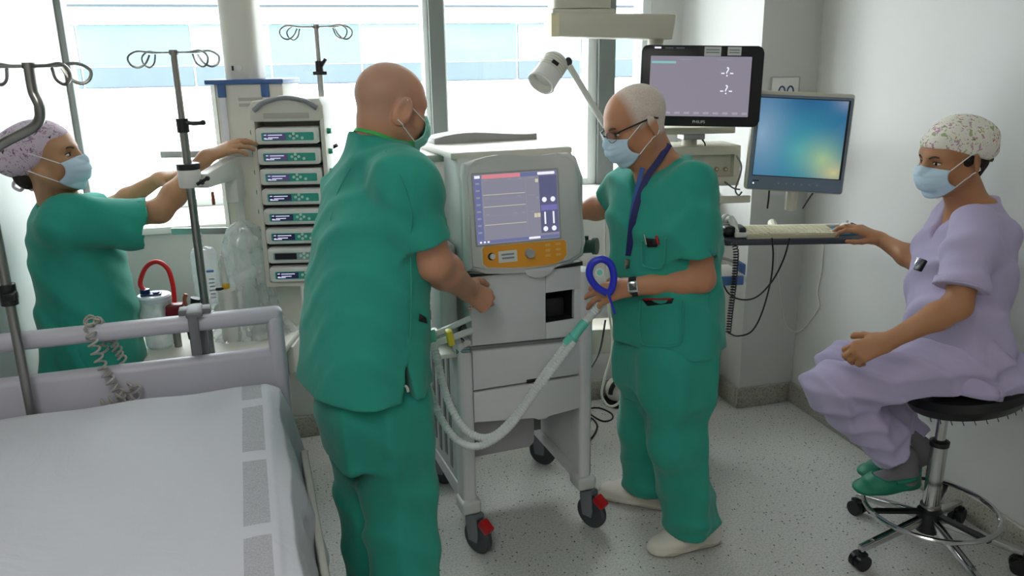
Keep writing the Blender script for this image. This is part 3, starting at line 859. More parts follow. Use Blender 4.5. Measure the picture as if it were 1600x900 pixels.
# head unit: leaning bezel
LE = radians(-7)
LM = Matrix.Translation((0, YF, 1.045)) @ Matrix.Rotation(LE, 4, 'X') @ XZ    # local: x, height, towards viewer
out = [(-.248, .0)] + [(-.248 + .408 * t, -.006 - .018 * sin(pi * t)) for t in (.15, .3, .45, .6, .75, .9)] + [(.166, .012), (.172, .06), (.168, .30), (.158, .338)]
top = [(.168 - .41 * t, .352 + .012 * sin(pi * t) + .006 * sin(3.2 * pi * t + .6)) for t in (.1, .2, .3, .4, .5, .6, .7, .8, .9)]
out += top + [(-.236, .345), (-.246, .31)]
B().prism(out, -.07, .016, LM, bev=.014, seg=3).obj('bezel', M_ventg, vent)
B().prism([(x * .93 - .003, z * .93 + .012) for x, z in out], .0155, .021, LM, bev=.004, seg=2).obj('bezel_face', M_ventg, vent)
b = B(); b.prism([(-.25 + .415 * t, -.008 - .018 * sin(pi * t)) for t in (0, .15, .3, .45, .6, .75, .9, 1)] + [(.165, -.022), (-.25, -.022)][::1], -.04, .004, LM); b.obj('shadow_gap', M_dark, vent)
# screen
sx0, sx1, sz0, sz1 = -.214, .076, .083, .308
M_scr = emis('ventilator_screen', '#9a9aac', .72, .1)
vfr = B().prism(rrect(sx0 - .006, sx1 + .006, sz0 - .006, sz1 + .006, .004, 2), .021, .0225, LM).obj('screen_border', M_grey, vent)
scr = B().prism(rrect(sx0, sx1, sz0, sz1, .003, 2), .0225, .0232, LM).obj('screen', M_scr, vent)
SW, SH = sx1 - sx0, sz1 - sz0
def sc(name, u0, u1, v0, v1, m, r=.0004, lv=0):
    B().prism(rrect(sx0 + SW * u0, sx0 + SW * u1, sz0 + SH * v0, sz0 + SH * v1, min(r, SH * (v1 - v0) * .45, SW * (u1 - u0) * .45), 2), .0232 + lv * .0003, .0235 + lv * .0003, LM).obj(name, m, scr)
E_pink = emis('screen_pink', '#e8909a', .85); E_blue = emis('screen_blue', '#7c82b4', .7); E_navy = emis('screen_navy', '#6a6d92', .7)
E_white = emis('screen_white', '#f2f2ff', 1.0); E_trace = emis('screen_trace', '#d8d0b8', .9); E_lav = emis('screen_lavender', '#7f7cc0', .8); E_line = emis('screen_line', '#a9a9b8', .7)
sc('alarm_bar', .10, .55, .935, .992, E_pink); sc('status_bar', .555, .995, .935, .992, E_blue); sc('status_chip', .76, .97, .945, .985, E_white, .002, 1)
sc('side_menu', .0, .085, .06, .99, E_blue); sc('menu_chip', .012, .075, .945, .985, E_white, .001, 1)
for k in range(8): sc('menu_icon', .02, .065, .86 - .1 * k, .885 - .1 * k, E_line, .001, 1)
sc('setting_panel', .775, .995, .09, .93, E_navy)
for v in (.70, .53, .27): sc('trace', .10, .60, v, v + .008, E_trace)
for v in (.90, .64, .40): sc('divider', .10, .60, v, v + .003, E_line)
for u in (.10, .61): sc('divider', u, u + .004, .12, .92, E_line)
sc('readout', .73, .765, .84, .89, E_trace); sc('readout', .735, .765, .60, .63, E_line); sc('readout', .70, .735, .33, .39, E_trace); sc('readout', .74, .775, .33, .39, E_trace)
for u in (.12, .40, .52, .63, .67): sc('small_text', u, u + .05, .905, .918, E_line)
for u in (.12, .5, .63, .67): sc('small_text', u, u + .045, .655, .668, E_line)
for u in (.12, .45, .55, .66): sc('small_text', u, u + .045, .415, .428, E_line)
sc('bottom_bar', .0, .995, .01, .055, E_blue); sc('bottom_chip', .62, .76, .018, .05, E_white, .001, 1)
for u in (.03, .075, .12): sc('bottom_chip', u, u + .025, .02, .045, E_white, .001, 1)
sc('setting_strip', .785, .985, .42, .50, E_lav, .001, 1)
for u, v in ((.83, .58), (.935, .58), (.83, .15), (.935, .15)):
    b = B(); b.cyl(LM @ Vector((sx0 + SW * u, sz0 + SH * v, .0232)), LM @ Vector((sx0 + SW * u, sz0 + SH * v, .0238)), .0085, n=16); b.obj('dial', E_white, scr)
for u in (.815, .92): sc('slider', u + .005, u + .025, .22, .40, E_white, .001, 1)
# orange control strip
M_or = mat('orange_panel', '#e39a2d', .4, var=.03)
o_ = [(-.198, .070), (-.198, .02), (-.185, .008)] + [(-.17 + .25 * t, .006 - .012 * sin(pi * t * .8)) for t in (.1, .3, .5, .7, .9)] + [(.085, .008), (.098, .022), (.098, .066), (.09, .074), (-.19, .077)]
B().prism([(x * 1.03 + .001, z * 1.06 - .003) for x, z in o_], .018, .022, LM, bev=.001).obj('control_trim', M_offw, vent)
cp = B().prism(o_, .022, .0235, LM).obj('control_strip', M_or, vent)
def knobv(x, z, r, h, m, name):
    a = LM @ Vector((x, z, .0235)); c = LM @ Vector((x, z, .0235 + h)); B().cyl(a, c, r, r * .9, n=20).obj(name, m, cp)
knobv(-.037, .040, .0165, .016, M_grey, 'rotary_knob'); knobv(-.166, .042, .010, .006, M_white, 'power_button'); knobv(-.169, .042, .0125, .003, M_dark, 'button_ring')
B().prism(rrect(-.145, -.08, .018, .056, .002, 1), .0235, .0242, LM).obj('sticker', M_white, cp)
for i, z in enumerate((.044, .032)):
    B().prism(rrect(-.135 + .002 * i, -.09, z - .003, z + .003, .001, 1), .0242, .0244, LM).obj('sticker_print', mat('grey_print', '#7f8994', .5), cp)
for x in (.03, .068):
    for z in (.062, .044, .027):
        B().prism(rrect(x - .009, x + .009, z - .004, z + .004, .002, 2), .0235, .0245, LM).obj('membrane_key', mat('key_orange', '#e8b25c', .4), cp)
# upper shell
b = B()
sh = [(YF + .03, 1.05), (YF + .03, 1.33), (YF + .09, 1.40), (-.03, 1.405), (-.03, 1.05)]
YZ = Matrix(((0, 0, 1, 0), (1, 0, 0, 0), (0, 1, 0, 0), (0, 0, 0, 1)))
b.prism(sh, -.252, .172, YZ, bev=.02, seg=3)
b.obj('head_shell', M_ventg, vent)
B().prism([(YF + .05, 1.10), (YF + .05, 1.32), (YF + .11, 1.385), (.24, 1.385), (.24, 1.02), (.1, 1.02)], .165, .195, YZ, bev=.02, seg=3).obj('right_cheek', M_ventg, vent)
B().bb(-.225, .165, -.05, .26, 1.02, 1.40, bev=.015).obj('rear_housing', M_offw, vent)
# top plate with wavy front lip, and raised grey back panel
b = B(); fr = [(-.262 + .43 * t, YF + .095 - .012 * sin(pi * t)) for t in (0, .15, .3, .45, .6, .75, .9, 1)]
b.prism(fr + [(.172, .25), (-.262, .25)], 1.395, 1.418, bev=.006); b.obj('top_plate', M_offw, vent)
b = B(); wv = [(-.235 + .40 * t, 1.438 + .014 * sin(pi * min(1, t * 1.1)) + .004 * sin(7 * t)) for t in (0, .1, .2, .3, .4, .5, .6, .7, .8, .9, 1)]
b.prism([(-.235, 1.41), (.165, 1.41)] + wv[::-1], -.25, -.13, XZ, bev=.006); b.obj('top_ridge', mat('ridge_grey', '#9b9c9a', .45), vent)
# left side: hanging white frame with flow meter
b = B()
for yy in (.02, .23): b.bb(-.30, -.268, yy - .016, yy + .016, .74, 1.385, bev=.006)
b.bb(-.302, -.23, .0, .25, 1.37, 1.395, bev=.006)
for z in (.84, .76): b.bb(-.30, -.272, -.0, .25, z - .014, z + .014, bev=.004)
b.obj('side_frame', M_offw, vent)
for yy in (.10, .15): B().cyl((-.288, yy, .77), (-.288, yy, 1.37), .008, n=10).obj('side_rail', M_alu, vent)
b = B(); b.cyl((-.298, -.03, 1.20), (-.298, -.03, 1.35), .012, n=14); b.obj('flow_meter_tube', M_clear, vent)
b = B(); b.box((-.298, -.03, 1.185), (.035, .05, .03), .006); b.cyl((-.318, -.05, 1.17), (-.30, -.03, 1.17), .012); b.cyl((-.298, -.03, 1.35), (-.298, -.03, 1.36), .014); b.obj('flow_meter_valve', M_chrome, vent)
B().box((-.29, -.12, .95), (.06, .14, .34), .015, seg=3).obj('monitor_module', M_ventg, vent)
# humidifier shelf and black leads
b = B(); b.box((-.30, -.16, .755), (.09, .20, .016), .004); b.obj('side_shelf', M_offw, vent)
b = B(); b.lathe([(.03, 0), (.042, .006), (.042, .03), (.032, .042), (.012, .046)], c=(-.31, -.12, .763), n=20); b.obj('humidifier_pot', M_alu, vent)
b = B(); b.tube(bez([(-.25, -.24, .84), (-.262, -.26, .86), (-.275, -.255, .845), (-.27, -.25, .81), (-.255, -.262, .785), (-.25, -.262, .73)], 6), .0035, 7); b.obj('sensor_lead', M_black, vent)
b = B(); b.cyl((-.262, -.262, .80), (-.262, -.285, .80), .013); b.cyl((-.29, -.262, .77), (-.25, -.29, .78), .011); b.obj('gas_port', M_chrome, vent)
B().cyl((.206, -.16, 1.06), (.25, -.19, 1.065), .024, n=18).obj('expiratory_port', mat('dark_green_plastic', '#17463a', .4), vent)
b = B(); b.cyl((.245, -.19, 1.065), (.256, -.2, 1.066), .03, n=18); b.cyl((.228, -.17, 1.08), (.228, -.17, 1.10), .008); b.obj('port_ring', mat('dark_green_plastic', '#17463a', .4), vent)

# ------------------------------------------------------------------ breathing hoses
M_hose = mat('corrugated_hose', '#e6eaea', .35, var=.03)
M_hose.node_tree.nodes['Principled BSDF'].inputs['Transmission Weight'].default_value = .25
M_teal = mat('teal_connector', '#5fc0ae', .35)
def hose(b, path, r):
    pts = []
    for a, c in zip(path, path[1:]):
        n = max(1, int((c - a).length / .0028))
        for k in range(n): pts.append(a.lerp(c, k / n))
    rs = [r * (1 + .10 * sin(2 * pi * i / 3.0)) for i in range(len(pts))]
    b.tube(pts, rs, 12)
hs = thing('breathing_circuit', 'pair of white corrugated breathing hoses looping in front of the ventilator', 'breathing hose', G(760, 760))
HO = hs.location.copy()
def hp(px, py, D): return P(px, py, D) - HO
b = B(); hose(b, bez([hp(676, 528, 2.47), hp(686, 575, 2.40), hp(702, 630, 2.36), hp(728, 672, 2.33), hp(765, 683, 2.33), hp(805, 650, 2.37), hp(850, 585, 2.43), hp(893, 528, 2.45)], 14), .012); b.obj('hose', M_hose, hs)
b = B(); hose(b, bez([hp(662, 560, 2.50), hp(668, 600, 2.42), hp(690, 655, 2.36), hp(718, 690, 2.32), hp(752, 696, 2.31), hp(795, 668, 2.335), hp(842, 605, 2.40), hp(898, 532, 2.43)], 14), .012); b.obj('hose', M_hose, hs)
b = B(); b.cyl(hp(893, 530, 2.44), hp(915, 502, 2.45), .0155, n=16); b.cyl(hp(886, 538, 2.44), hp(896, 526, 2.44), .019, n=16); b.obj('y_piece', M_teal, hs)
b = B(); hose(b, [hp(912, 506, 2.45), hp(945, 468, 2.46)], .0135); b.obj('patient_end', M_hose, hs)
b = B(); b.cyl(hp(678, 537, 2.46), hp(673, 516, 2.47), .014, n=16); b.obj('hose_cuff', M_teal, hs)
cf = vl(P(703, 527, 2.42))
o = B().box((0, 0, 0), (.022, .03, .055), .006, R=(radians(8), radians(-10), 0)).obj('yellow_clip', mat('bright_yellow_plastic', '#e0d23c', .4)); o.location = P(703, 527, 2.43)
tag(o, 'yellow plastic hose clip on the left side of the ventilator', 'clip')
b = B(); b.tube([P(674, 524, 2.47), P(698, 514, 2.49), P(735, 497, 2.52)], .010, 10); b.tube([P(672, 538, 2.46), P(700, 530, 2.46), P(738, 516, 2.50)], .011, 10)
o = b.obj('inlet_pipe', M_hose, hs); o.location = -HO
# blue loop tube held in the hand
M_bluet = mat('royal_blue_tube', '#2a34c4', .35)
lp = thing('blue_tube', 'royal blue tubing bent into a teardrop loop beside the hand of the man with glasses', 'tube', P(940, 435, 2.40))
LO = lp.location.copy()
lpts = [P(a, c, 2.40) - LO for a, c in ((948, 458), (932, 448), (921, 430), (925, 412), (940, 405), (954, 413), (959, 432), (956, 450), (950, 459))]
B().tube(bez(lpts, 8), .0115, 12).obj('loop', M_bluet, lp)
B().tube(bez([P(950, 458, 2.40) - LO, P(956, 475, 2.40) - LO, P(961, 490, 2.41) - LO], 6), .004, 8).obj('thin_tail', M_bluet, lp)
b = B(); c = P(937, 426, 2.41) - LO; dd = (CAMP - P(937, 426, 2.41)).normalized(); b.cyl(c - dd * .02, c + dd * .012, .014, n=16); b.obj('cap', M_white, lp)
b = B(); b.cyl(c + dd * .012, c + dd * .016, .009, n=14); b.obj('cap_centre', M_teal, lp)
# ================================================================== right side: pendant with monitor, computer, stool
def face_frame(tl, tr, bl):
    """local frame on a face: origin bottom left, x to the right, y up, z towards the viewer"""
    ex = (tr - tl).normalized(); ey = (tl - bl); ey = (ey - ex * ey.dot(ex)).normalized()
    return ex, ey, ex.cross(ey)
# ---- ceiling arm box
E_ = CAMP
ca = thing('ceiling_boom', 'cream ceiling boom reaching across the window above the patient monitor', 'ceiling boom', P(955, 40, 3.12))
CO = ca.location.copy()
AR = radians(-9)
def cal(px, py):
    n = Vector((-sin(AR), cos(AR), 0)); d = ray(px, py); q = CAMP + d * ((CO - n * .09 - CAMP).dot(n) / d.dot(n))
    return (Matrix.Translation(CO) @ Matrix.Rotation(AR, 4, 'Z')).inverted() @ q
ca.rotation_euler = (0, 0, AR)
a0, a1, a2, a3 = cal(872, 57), cal(1051, 61), cal(1058, 25), cal(872, 20)
B().prism([(a0.x, a0.z), (a1.x, a1.z), (a2.x, a2.z + .004), (a2.x - .006, a2.z + .008), (a3.x, a3.z)], -.09, .09, XZ, bev=.008).obj('arm_box', M_cream, ca)
e = cal(858, 38)
B().prism([(a0.x + .004, -.09), (a0.x + .004, .09), (e.x + .01, .07), (e.x, .03), (e.x, -.05), (e.x + .01, -.08)], a0.z, a3.z).obj('end_cap', mat('lit_cream', '#d9cfae', .45), ca)  # light on the end face put into a warmer, paler cream
t0, t1, t2 = cal(866, 12), cal(958, 16), cal(958, -30)
B().bb(a0.x - .02, cal(962, 20).x, -.085, .09, a3.z - .01, a3.z + .014, bev=.006).obj('collar_plate', M_cream, ca)
B().prism(rrect(t0.x, t1.x, -.08, .09, .03, 4), a3.z + .016, ZC - CO.z - .002).obj('drop_column', M_cream, ca)
m0 = cal(1035, 62)
B().cyl((m0.x, 0, a1.z + .005), (m0.x, 0, a1.z - .10), .03, n=18).obj('monitor_spigot', M_cream, ca)
# ---- patient monitor
D = 3.04
tl, tr, bl, br = P(1000, 65, D), P(1192, 67, D - .03), P(999, 193, D - .02), P(1184, 202, D - .05)
ex, ey, ez = face_frame(tl, tr, bl)
mon = thing('patient_monitor', 'wide black framed patient monitor hanging from the ceiling arm', 'monitor', (bl + br) / 2)
MM = frame_M(Vector((0, 0, 0)), ex, ey, ez)
W, Hh = (tr - tl).length, (tl - bl).length * .985
B().prism(rrect(-W / 2, W / 2, 0, Hh, .022, 5), -.03, .0, MM, bev=.005).obj('bezel', M_black, mon)
B().prism(rrect(-W / 2 + .02, W / 2 - .02, .02, Hh - .02, .02, 4), -.075, -.028, MM, bev=.01).obj('back_shell', M_cream, mon)
E_m = emis('monitor_reflection', '#a9a2b3', .62, .1)  # grey lavender glow stands in mostly for a reflection on the glass
s0, s1, v0, v1 = -W / 2 + .033, W / 2 - .043, .036, Hh - .038
ms = B().prism(rrect(s0, s1, v0, v1, .002, 2), 0, .0012, MM).obj('screen', E_m, mon)
B().prism(rrect(s0 + .004, s0 + .092, v1 - .026, v1 - .018, .001, 1), .0012, .0016, MM).obj('teal_bar', emis('monitor_teal', '#8fd0d0', .8), ms)
for u in (.10, .24): B().prism(rrect(s0 + u, s0 + u + .05, v1 - .013, v1 - .010, .001, 1), .0012, .0016, MM).obj('header_text', E_line, ms)
for k in range(9): B().prism(rrect(s0 + .06 + .035 * k, s0 + .08 + .035 * k, v0 + .008, v0 + .016, .001, 1), .0012, .0016, MM).obj('footer_key', emis('monitor_key', '#bdb6cb', .7), ms)
for zz in (.055, .118):
    text('question_mark', '-?-', .048, E_white, MM @ Matrix.Translation((s1 - .085, v1 - zz, .0014)), ms)
B().prism(rrect(s0 + .012, s0 + .036, Hh - .012, Hh - .006, .001, 1), 0, .0008, MM).obj('brand_chip', E_white, mon)
for u in (.05, .09): B().prism(rrect(s0 + u, s0 + u + .03, Hh - .011, Hh - .008, .001, 1), 0, .0006, MM).obj('header_print', mat('grey_print', '#7f8994', .5), mon)
text('brand_lettering', 'PHILIPS', .0145, mat('white_lettering', '#e8e8e8', .4), MM @ Matrix.Translation((.0, .016, .0004)), mon)
for u0, u1 in ((.005, .065), (.088, .137)):
    st = B().prism(rrect(u0, u1, Hh - .037 + (.003 if u0 > .05 else 0), Hh - .004, .001, 1), 0, .0008, MM).obj('paper_label', M_white, mon)
    for k in range(2): B().prism(rrect(u0 + .006, u1 - .006, Hh - .026 + .009 * k, Hh - .022 + .009 * k, .0005, 1), .0008, .001, MM).obj('label_print', mat('grey_print', '#7f8994', .5), st)
# ---- pendant tower under the monitor
to = P(1100, 300, 3.22)
tw = thing('supply_tower', 'cream equipment tower with gas outlets and blue bumpers under the patient monitor', 'medical tower', (to.x, to.y, .30), AR)
TM = Matrix.Translation((to.x, to.y, .30)) @ Matrix.Rotation(AR, 4, 'Z')
def tl_(px, py, ly):
    n = Vector((-sin(AR), cos(AR), 0)); p0 = Vector((to.x, to.y, 0)) + n * ly; d = ray(px, py)
    return TM.inverted() @ (CAMP + d * ((p0 - CAMP).dot(n) / d.dot(n)))
q0, q1, q2 = tl_(1040, 205, -.1), tl_(1150, 208, -.1), tl_(1100, 203, -.1)
B().bb(q0.x - .02, q1.x - .01, -.12, .04, q2.z - .014, q2.z + .012, bev=.004).obj('monitor_plate', M_cream, tw)
h0, h1 = tl_(1068, 215, -.1), tl_(1102, 215, -.1)
B().bb(h0.x, h1.x, -.1, -.02, h0.z - .01, h0.z + .012, bev=.004).obj('hinge', M_alu, tw)
B().cyl(((h0.x + h1.x) / 2, -.04, h0.z - .06), ((h0.x + h1.x) / 2, -.04, h0.z), .03, n=18).obj('neck', M_cream, tw)
b = B(); b.tube(bez([(h1.x - .01, -.08, h0.z - .005), (h1.x + .006, -.085, h0.z - .03), (h1.x + .002, -.08, h0.z - .06)], 5), .003, 6); b.obj('short_lead', M_black, tw)
g0, g1 = tl_(1040, 232, -.1), tl_(1155, 285, -.1)
i0, i1 = tl_(1060, 244, -.1), tl_(1146, 276, -.1)
b = B()
b.bb(g0.x, g1.x, -.1, .1, i0.z, g0.z + .004, bev=.004); b.bb(g0.x, g1.x, -.1, .1, g1.z - .012, i1.z, bev=.004)
b.bb(i1.x, g1.x, -.098, .1, i1.z - .002, i0.z + .002); b.bb(g0.x, i0.x, -.098, .1, i1.z - .002, i0.z + .002)
b.bb(i0.x, i1.x, -.06, .1, i1.z, i0.z)
b.obj('outlet_box', M_cream, tw)
for px in (1105, 1119, 1133):
    c = tl_(px, 264, -.06)
    B().lathe([(.0045, .0), (.0085, .0), (.0085, .008), (.0045, .008)], n=16, M=Matrix.Translation((c.x, -.06, c.z)) @ Matrix.Rotation(pi / 2, 4, 'X')).obj('gas_outlet', mat('brass', '#a8925a', .35, .7), tw)
    B().cyl((c.x, -.06, c.z), (c.x, -.071, c.z), .0045, n=12).obj('outlet_pin', M_white, tw)
f0, f1 = tl_(1085, 310, -.1), tl_(1180, 312, -.1)
B().bb(tl_(1005, 310, -.1).x, tl_(1082, 330, -.1).x, -.1, .1, -.0, g1.z - .013, bev=.01).obj('tower_body', M_cream, tw)
B().bb(tl_(1118, 308, -.11).x, tl_(1172, 318, -.11).x, -.112, -.099, tl_(1130, 318, -.11).z, tl_(1130, 307, -.11).z, bev=.002).obj('rail_cover', M_cream, tw)
s0_ = tl_(1122, 432, -.22)
b = B(); b.bb(f0.x - .06, s0_.x + .09, -.28, -.09, s0_.z - .012, s0_.z + .014, bev=.004); b.obj('side_shelf', M_cream, tw)
b = B(); b.bb(s0_.x - .02, s0_.x + .075, -.295, -.278, s0_.z - .018, s0_.z + .018, bev=.005); b.bb(s0_.x + .085, s0_.x + .103, -.24, -.17, s0_.z + .0, s0_.z + .05, bev=.006); b.obj('blue_bumper', mat('blue_bumper', '#46699f', .45), tw)
b = B(); b.tube([tl_(1126, 402, -.2), tl_(1160, 413, -.2), Vector((s0_.x + .093, -.2, s0_.z + .03))], .006, 8); b.obj('shelf_rail', M_alu, tw)
B().box(tl_(1118, 392, -.14), (.04, .05, .045), .006).obj('small_box', M_white, tw)
b = B(); b.tube(bez([tl_(1151, 243, -.11), tl_(1158, 258, -.13), tl_(1156, 275, -.14), tl_(1149, 296, -.14), tl_(1154, 305, -.14), tl_(1159, 300, -.13)], 7), .0035, 7)
b.tube(bez([tl_(1132, 284, -.11), tl_(1146, 294, -.14), tl_(1156, 296, -.14)], 6), .003, 7); b.obj('grey_hose', mat('hose_grey', '#6c6f70', .5), tw)
B().bb(tl_(916, 500, .02).x, f0.x + .02, -.02, .14, tl_(930, 555, -.02).z, tl_(930, 515, -.02).z, bev=.012).obj('lower_housing', M_cream, tw)
B().cyl((f0.x + .08, .0, -.30), (f0.x + .08, 0, .0), .05, n=20).obj('floor_tube', M_cream, tw)
# ---- exam lamp
lj = P(888, 97, 2.96)
lamp = thing('examination_lamp', 'white examination lamp with slotted head on a thin angled arm', 'lamp', lj)
hc = P(858, 112, 2.94) - lj
ax = (P(846, 132, 2.90) - P(874, 92, 2.97)).normalized()
Mh = frame_M(hc, ax.orthogonal().normalized(), ax.cross(ax.orthogonal().normalized()), ax)
B().lathe([(.012, -.066), (.034, -.066), (.042, -.058), (.046, -.03), (.05, .045), (.053, .056), (.05, .062), (.044, .06), (.04, .03)], n=28, M=Mh).obj('lamp_head', M_white, lamp)
for k in range(5):
    s = -.05 + .012 * k
    B().lathe([(.0425 + .0055 * max(0, (s + .056) / .03 if s < -.03 else 1), s), (.0475 + .001 * k * .3, s), (.0475 + .001 * k * .3, s + .0045), (.0425, s + .0045)], n=28, M=Mh).obj('cooling_ring', M_offw, lamp)
dv = (CAMP - (lj + hc)).normalized(); sd = (dv - ax * dv.dot(ax)).normalized()
B().box(hc + sd * .048 - ax * .012, (.026, .012, .012), .003, R=frame_M((0, 0, 0), sd.cross(ax), sd, ax).to_3x3()).obj('badge', M_black, lamp)
B().ball((0, 0, 0), .014, (1, 1, 1.25)).obj('joint', M_black, lamp)
e1, e2 = P(945, 196, 3.05) - lj, P(1006, 268, 3.15) - lj
B().cyl((0, 0, -.008), e1, .0115, n=14).obj('upper_arm', M_white, lamp)
B().cyl(e1, e2, .0115, n=14).obj('lower_arm', M_white, lamp)
# ---- wall plate with two dark arches
wp = PY(1225, 132, YC)
sg = thing('wall_plate', 'white framed wall plate with two dark blue arches on the column', 'wall sign', (wp.x, YC, wp.z))
w2, z0, z1 = (PY(1246, 132, YC).x - PY(1204, 132, YC).x) / 2, -.055, PY(1225, 121, YC).z - wp.z
B().bb(-w2, w2, -.012, 0, z0, z1, bev=.002).obj('plate', M_white, sg)
b = B(); b.bb(-w2 - .003, w2 + .003, -.014, -.0, z1, z1 + .004); b.bb(-w2 - .004, -w2, -.014, 0, z0, z1); b.bb(w2, w2 + .004, -.014, 0, z0, z1); b.obj('plate_frame', M_grey, sg)
for s in (-1, 1):
    B().tube([(s * .022 + .005 + .016 * cos(a * pi / 12), -.0125, -.034 + .026 * sin(a * pi / 12)) for a in range(24)], .0038, 6, closed=True).obj('arch', mat('navy_print', '#27395f', .5), sg)
# ---- computer display
D = 3.03
tl, tr, bl, br = P(1191, 150, D + .02), P(1345, 157, D - .03), P(1168, 297, D), P(1314, 300, D - .05)
ex, ey, ez = face_frame(tl, tr, bl)
pc = thing('computer_monitor', 'flat computer monitor with cream back and blue-grey bezel above the keyboard tray', 'monitor', (bl + br) / 2)
PMx = frame_M(Vector((0, 0, 0)), ex, ey, ez)
W = ((tr - tl).length + (br - bl).length) / 2; Hh = (tl - bl).length
B().prism(rrect(-W / 2 - .008, W / 2 + .006, -.004, Hh + .014, .012, 4), -.045, -.006, PMx, bev=.006).obj('back_shell', M_cream, pc)
M_bz = mat('blue_grey_bezel', '#707f90', .45)
B().prism(rrect(-W / 2, W / 2, 0, Hh, .006, 3), -.008, .004, PMx, bev=.002).obj('bezel', M_bz, pc)
B().prism(rrect(-W / 2 + .012, W / 2 - .010, .050, Hh - .010, .003, 2), .004, .0046, PMx).obj('screen_rim', M_dark, pc)
def desk_material():  # wallpaper colours, with the screen's reflection painted into the gradient
    m = bpy.data.materials.new('desktop_with_reflection'); m.use_nodes = True
    nt = m.node_tree; b = nt.nodes['Principled BSDF']
    b.inputs['Base Color'].default_value = (.004, .004, .005, 1); b.inputs['Roughness'].default_value = .12
    tc = nt.nodes.new('ShaderNodeTexCoord'); mp = nt.nodes.new('ShaderNodeMapping')
    nt.links.new(tc.outputs['UV'], mp.inputs[0])
    def grad(cx, cy, sx, sy):
        a = nt.nodes.new('ShaderNodeMapping'); a.inputs['Location'].default_value = (-cx / sx, -cy / sy, 0); a.inputs['Scale'].default_value = (1 / sx, 1 / sy, 0)
        nt.links.new(tc.outputs['UV'], a.inputs[0])
        g = nt.nodes.new('ShaderNodeTexGradient'); g.gradient_type = 'QUADRATIC_SPHERE'; nt.links.new(a.outputs[0], g.inputs[0])
        return g.outputs['Fac']
    def mix(fac, a, c):
        mx = nt.nodes.new('ShaderNodeMix'); mx.data_type = 'RGBA'; nt.links.new(fac, mx.inputs[0])
        if isinstance(a, str): mx.inputs[6].default_value = lin(a) + (1,)
        else: nt.links.new(a, mx.inputs[6])
        mx.inputs[7].default_value = lin(c) + (1,)
        return mx.outputs[2]
    c = mix(grad(.5, .35, .75, .9), '#2c6f9c', '#3fa9b4')
    c = mix(grad(.05, .55, .55, 1.0), c, '#8fb2d0')
    c = mix(grad(.78, .25, .5, .5), c, '#a8cc9a')
    c = mix(grad(.93, .08, .35, .3), c, '#d6cf94')
    c = mix(grad(.55, 1.05, .5, .4), c, '#245f90')
    c = mix(grad(1.0, 1.0, .3, .25), c, '#8f9cb8')
    nt.links.new(c, b.inputs['Emission Color']); b.inputs['Emission Strength'].default_value = .8
    return m
x0, x1, y0, y1 = -W / 2 + .014, W / 2 - .018, .053, Hh - .013
bb_ = B(); vs = [bb_.bm.verts.new(PMx @ Vector((a, c, .0052))) for a, c in ((x0, y0), (x1, y0), (x1, y1), (x0, y1))]
fc = bb_.bm.faces.new(vs); uvl = bb_.bm.loops.layers.uv.new('UVMap')
for l, uv in zip(fc.loops, ((0, 0), (1, 0), (1, 1), (0, 1))): l[uvl].uv = uv
dm = desk_material()
bb_.obj('screen', dm, pc)
for k in range(6): B().cyl(PMx @ Vector((-.06 + .028 * k, .026, .004)), PMx @ Vector((-.06 + .028 * k, .026, .0055)), .0035, n=10).obj('bezel_button', mat('bezel_key', '#8d9aa8', .4), pc)
B().prism(rrect(-W / 2 + .016, -W / 2 + .04, .03, .034, .001, 1), .004, .0046, PMx).obj('badge', M_black, pc)
B().cyl(PMx @ Vector((-W / 2 + .02, .022, .004)), PMx @ Vector((-W / 2 + .02, .022, .0055)), .003, n=10).obj('power_light', emis('power_led', '#d0e8ff', 1.5), pc)
# bracket to the column
arm0 = PMx @ Vector((.02, Hh * .35, -.045))
B().cyl(arm0, PMx @ Vector((.02, Hh * .35, -.10)), .03, n=16).obj('wall_joint', M_cream, pc)
ce = Vector((2.22, YC, 1.28)) - pc.location
b = B(); b.tube([PMx @ Vector((.02, Hh * .35, -.09)), Vector((ce.x, ce.y - .03, ce.z))], .022, 12); b.box((ce.x, ce.y - .016, ce.z), (.09, .03, .16), .006); b.obj('wall_bracket', M_cream, pc)
b = B(); b.tube([PMx @ Vector((.0, .03, -.03)), PMx @ Vector((.005, -.075, -.05))], .022, 10); b.obj('stand_neck', M_cream, pc)
b = B(); b.tube(bez([P(1202, 296, 3.05), P(1201, 310, 3.05), P(1199, 326, 3.04)], 4), .0035, 7); b.tube(bez([P(1272, 299, 3.02), P(1264, 310, 3.04), P(1254, 326, 3.05)], 4), .0035, 7); o = b.obj('display_cable', M_black, pc); o.location = -pc.location
# ---- keyboard tray, keyboard, mouse, scanner
tray_z = 1.03
fl, frr = G(1135, 376, tray_z), G(1372, 372, tray_z)
ex = (frr - fl); ex.z = 0; TWd = ex.length; ex.normalize(); ey = Vector((-ex.y, ex.x, 0))
tray = thing('keyboard_tray', 'dark grey keyboard tray on an arm below the computer monitor', 'tray', fl)
TA = atan2(ex.y, ex.x); tray.rotation_euler = (0, 0, TA)
M_tray = mat('dark_tray', '#363c45', .45)
dep = .235
B().prism([(0, 0), (TWd, 0), (TWd + .01, .02), (TWd - .0, dep), (.0, dep), (-.012, .03)], -.022, .0, bev=.006).obj('tray_board', M_tray, tray)
B().tube([(TWd + .004, .01, .006), (TWd - .004, dep, .006)], .009, 8).obj('right_edge', M_blackr, tray)
B().tube([(-.006, .03, .004), (.0, dep, .004)], .006, 8).obj('left_edge', mat('tray_edge', '#7a818a', .4), tray)
B().bb(.02, TWd - .06, dep - .02, dep, .0, .012, bev=.003).obj('back_rail', M_offw, tray)
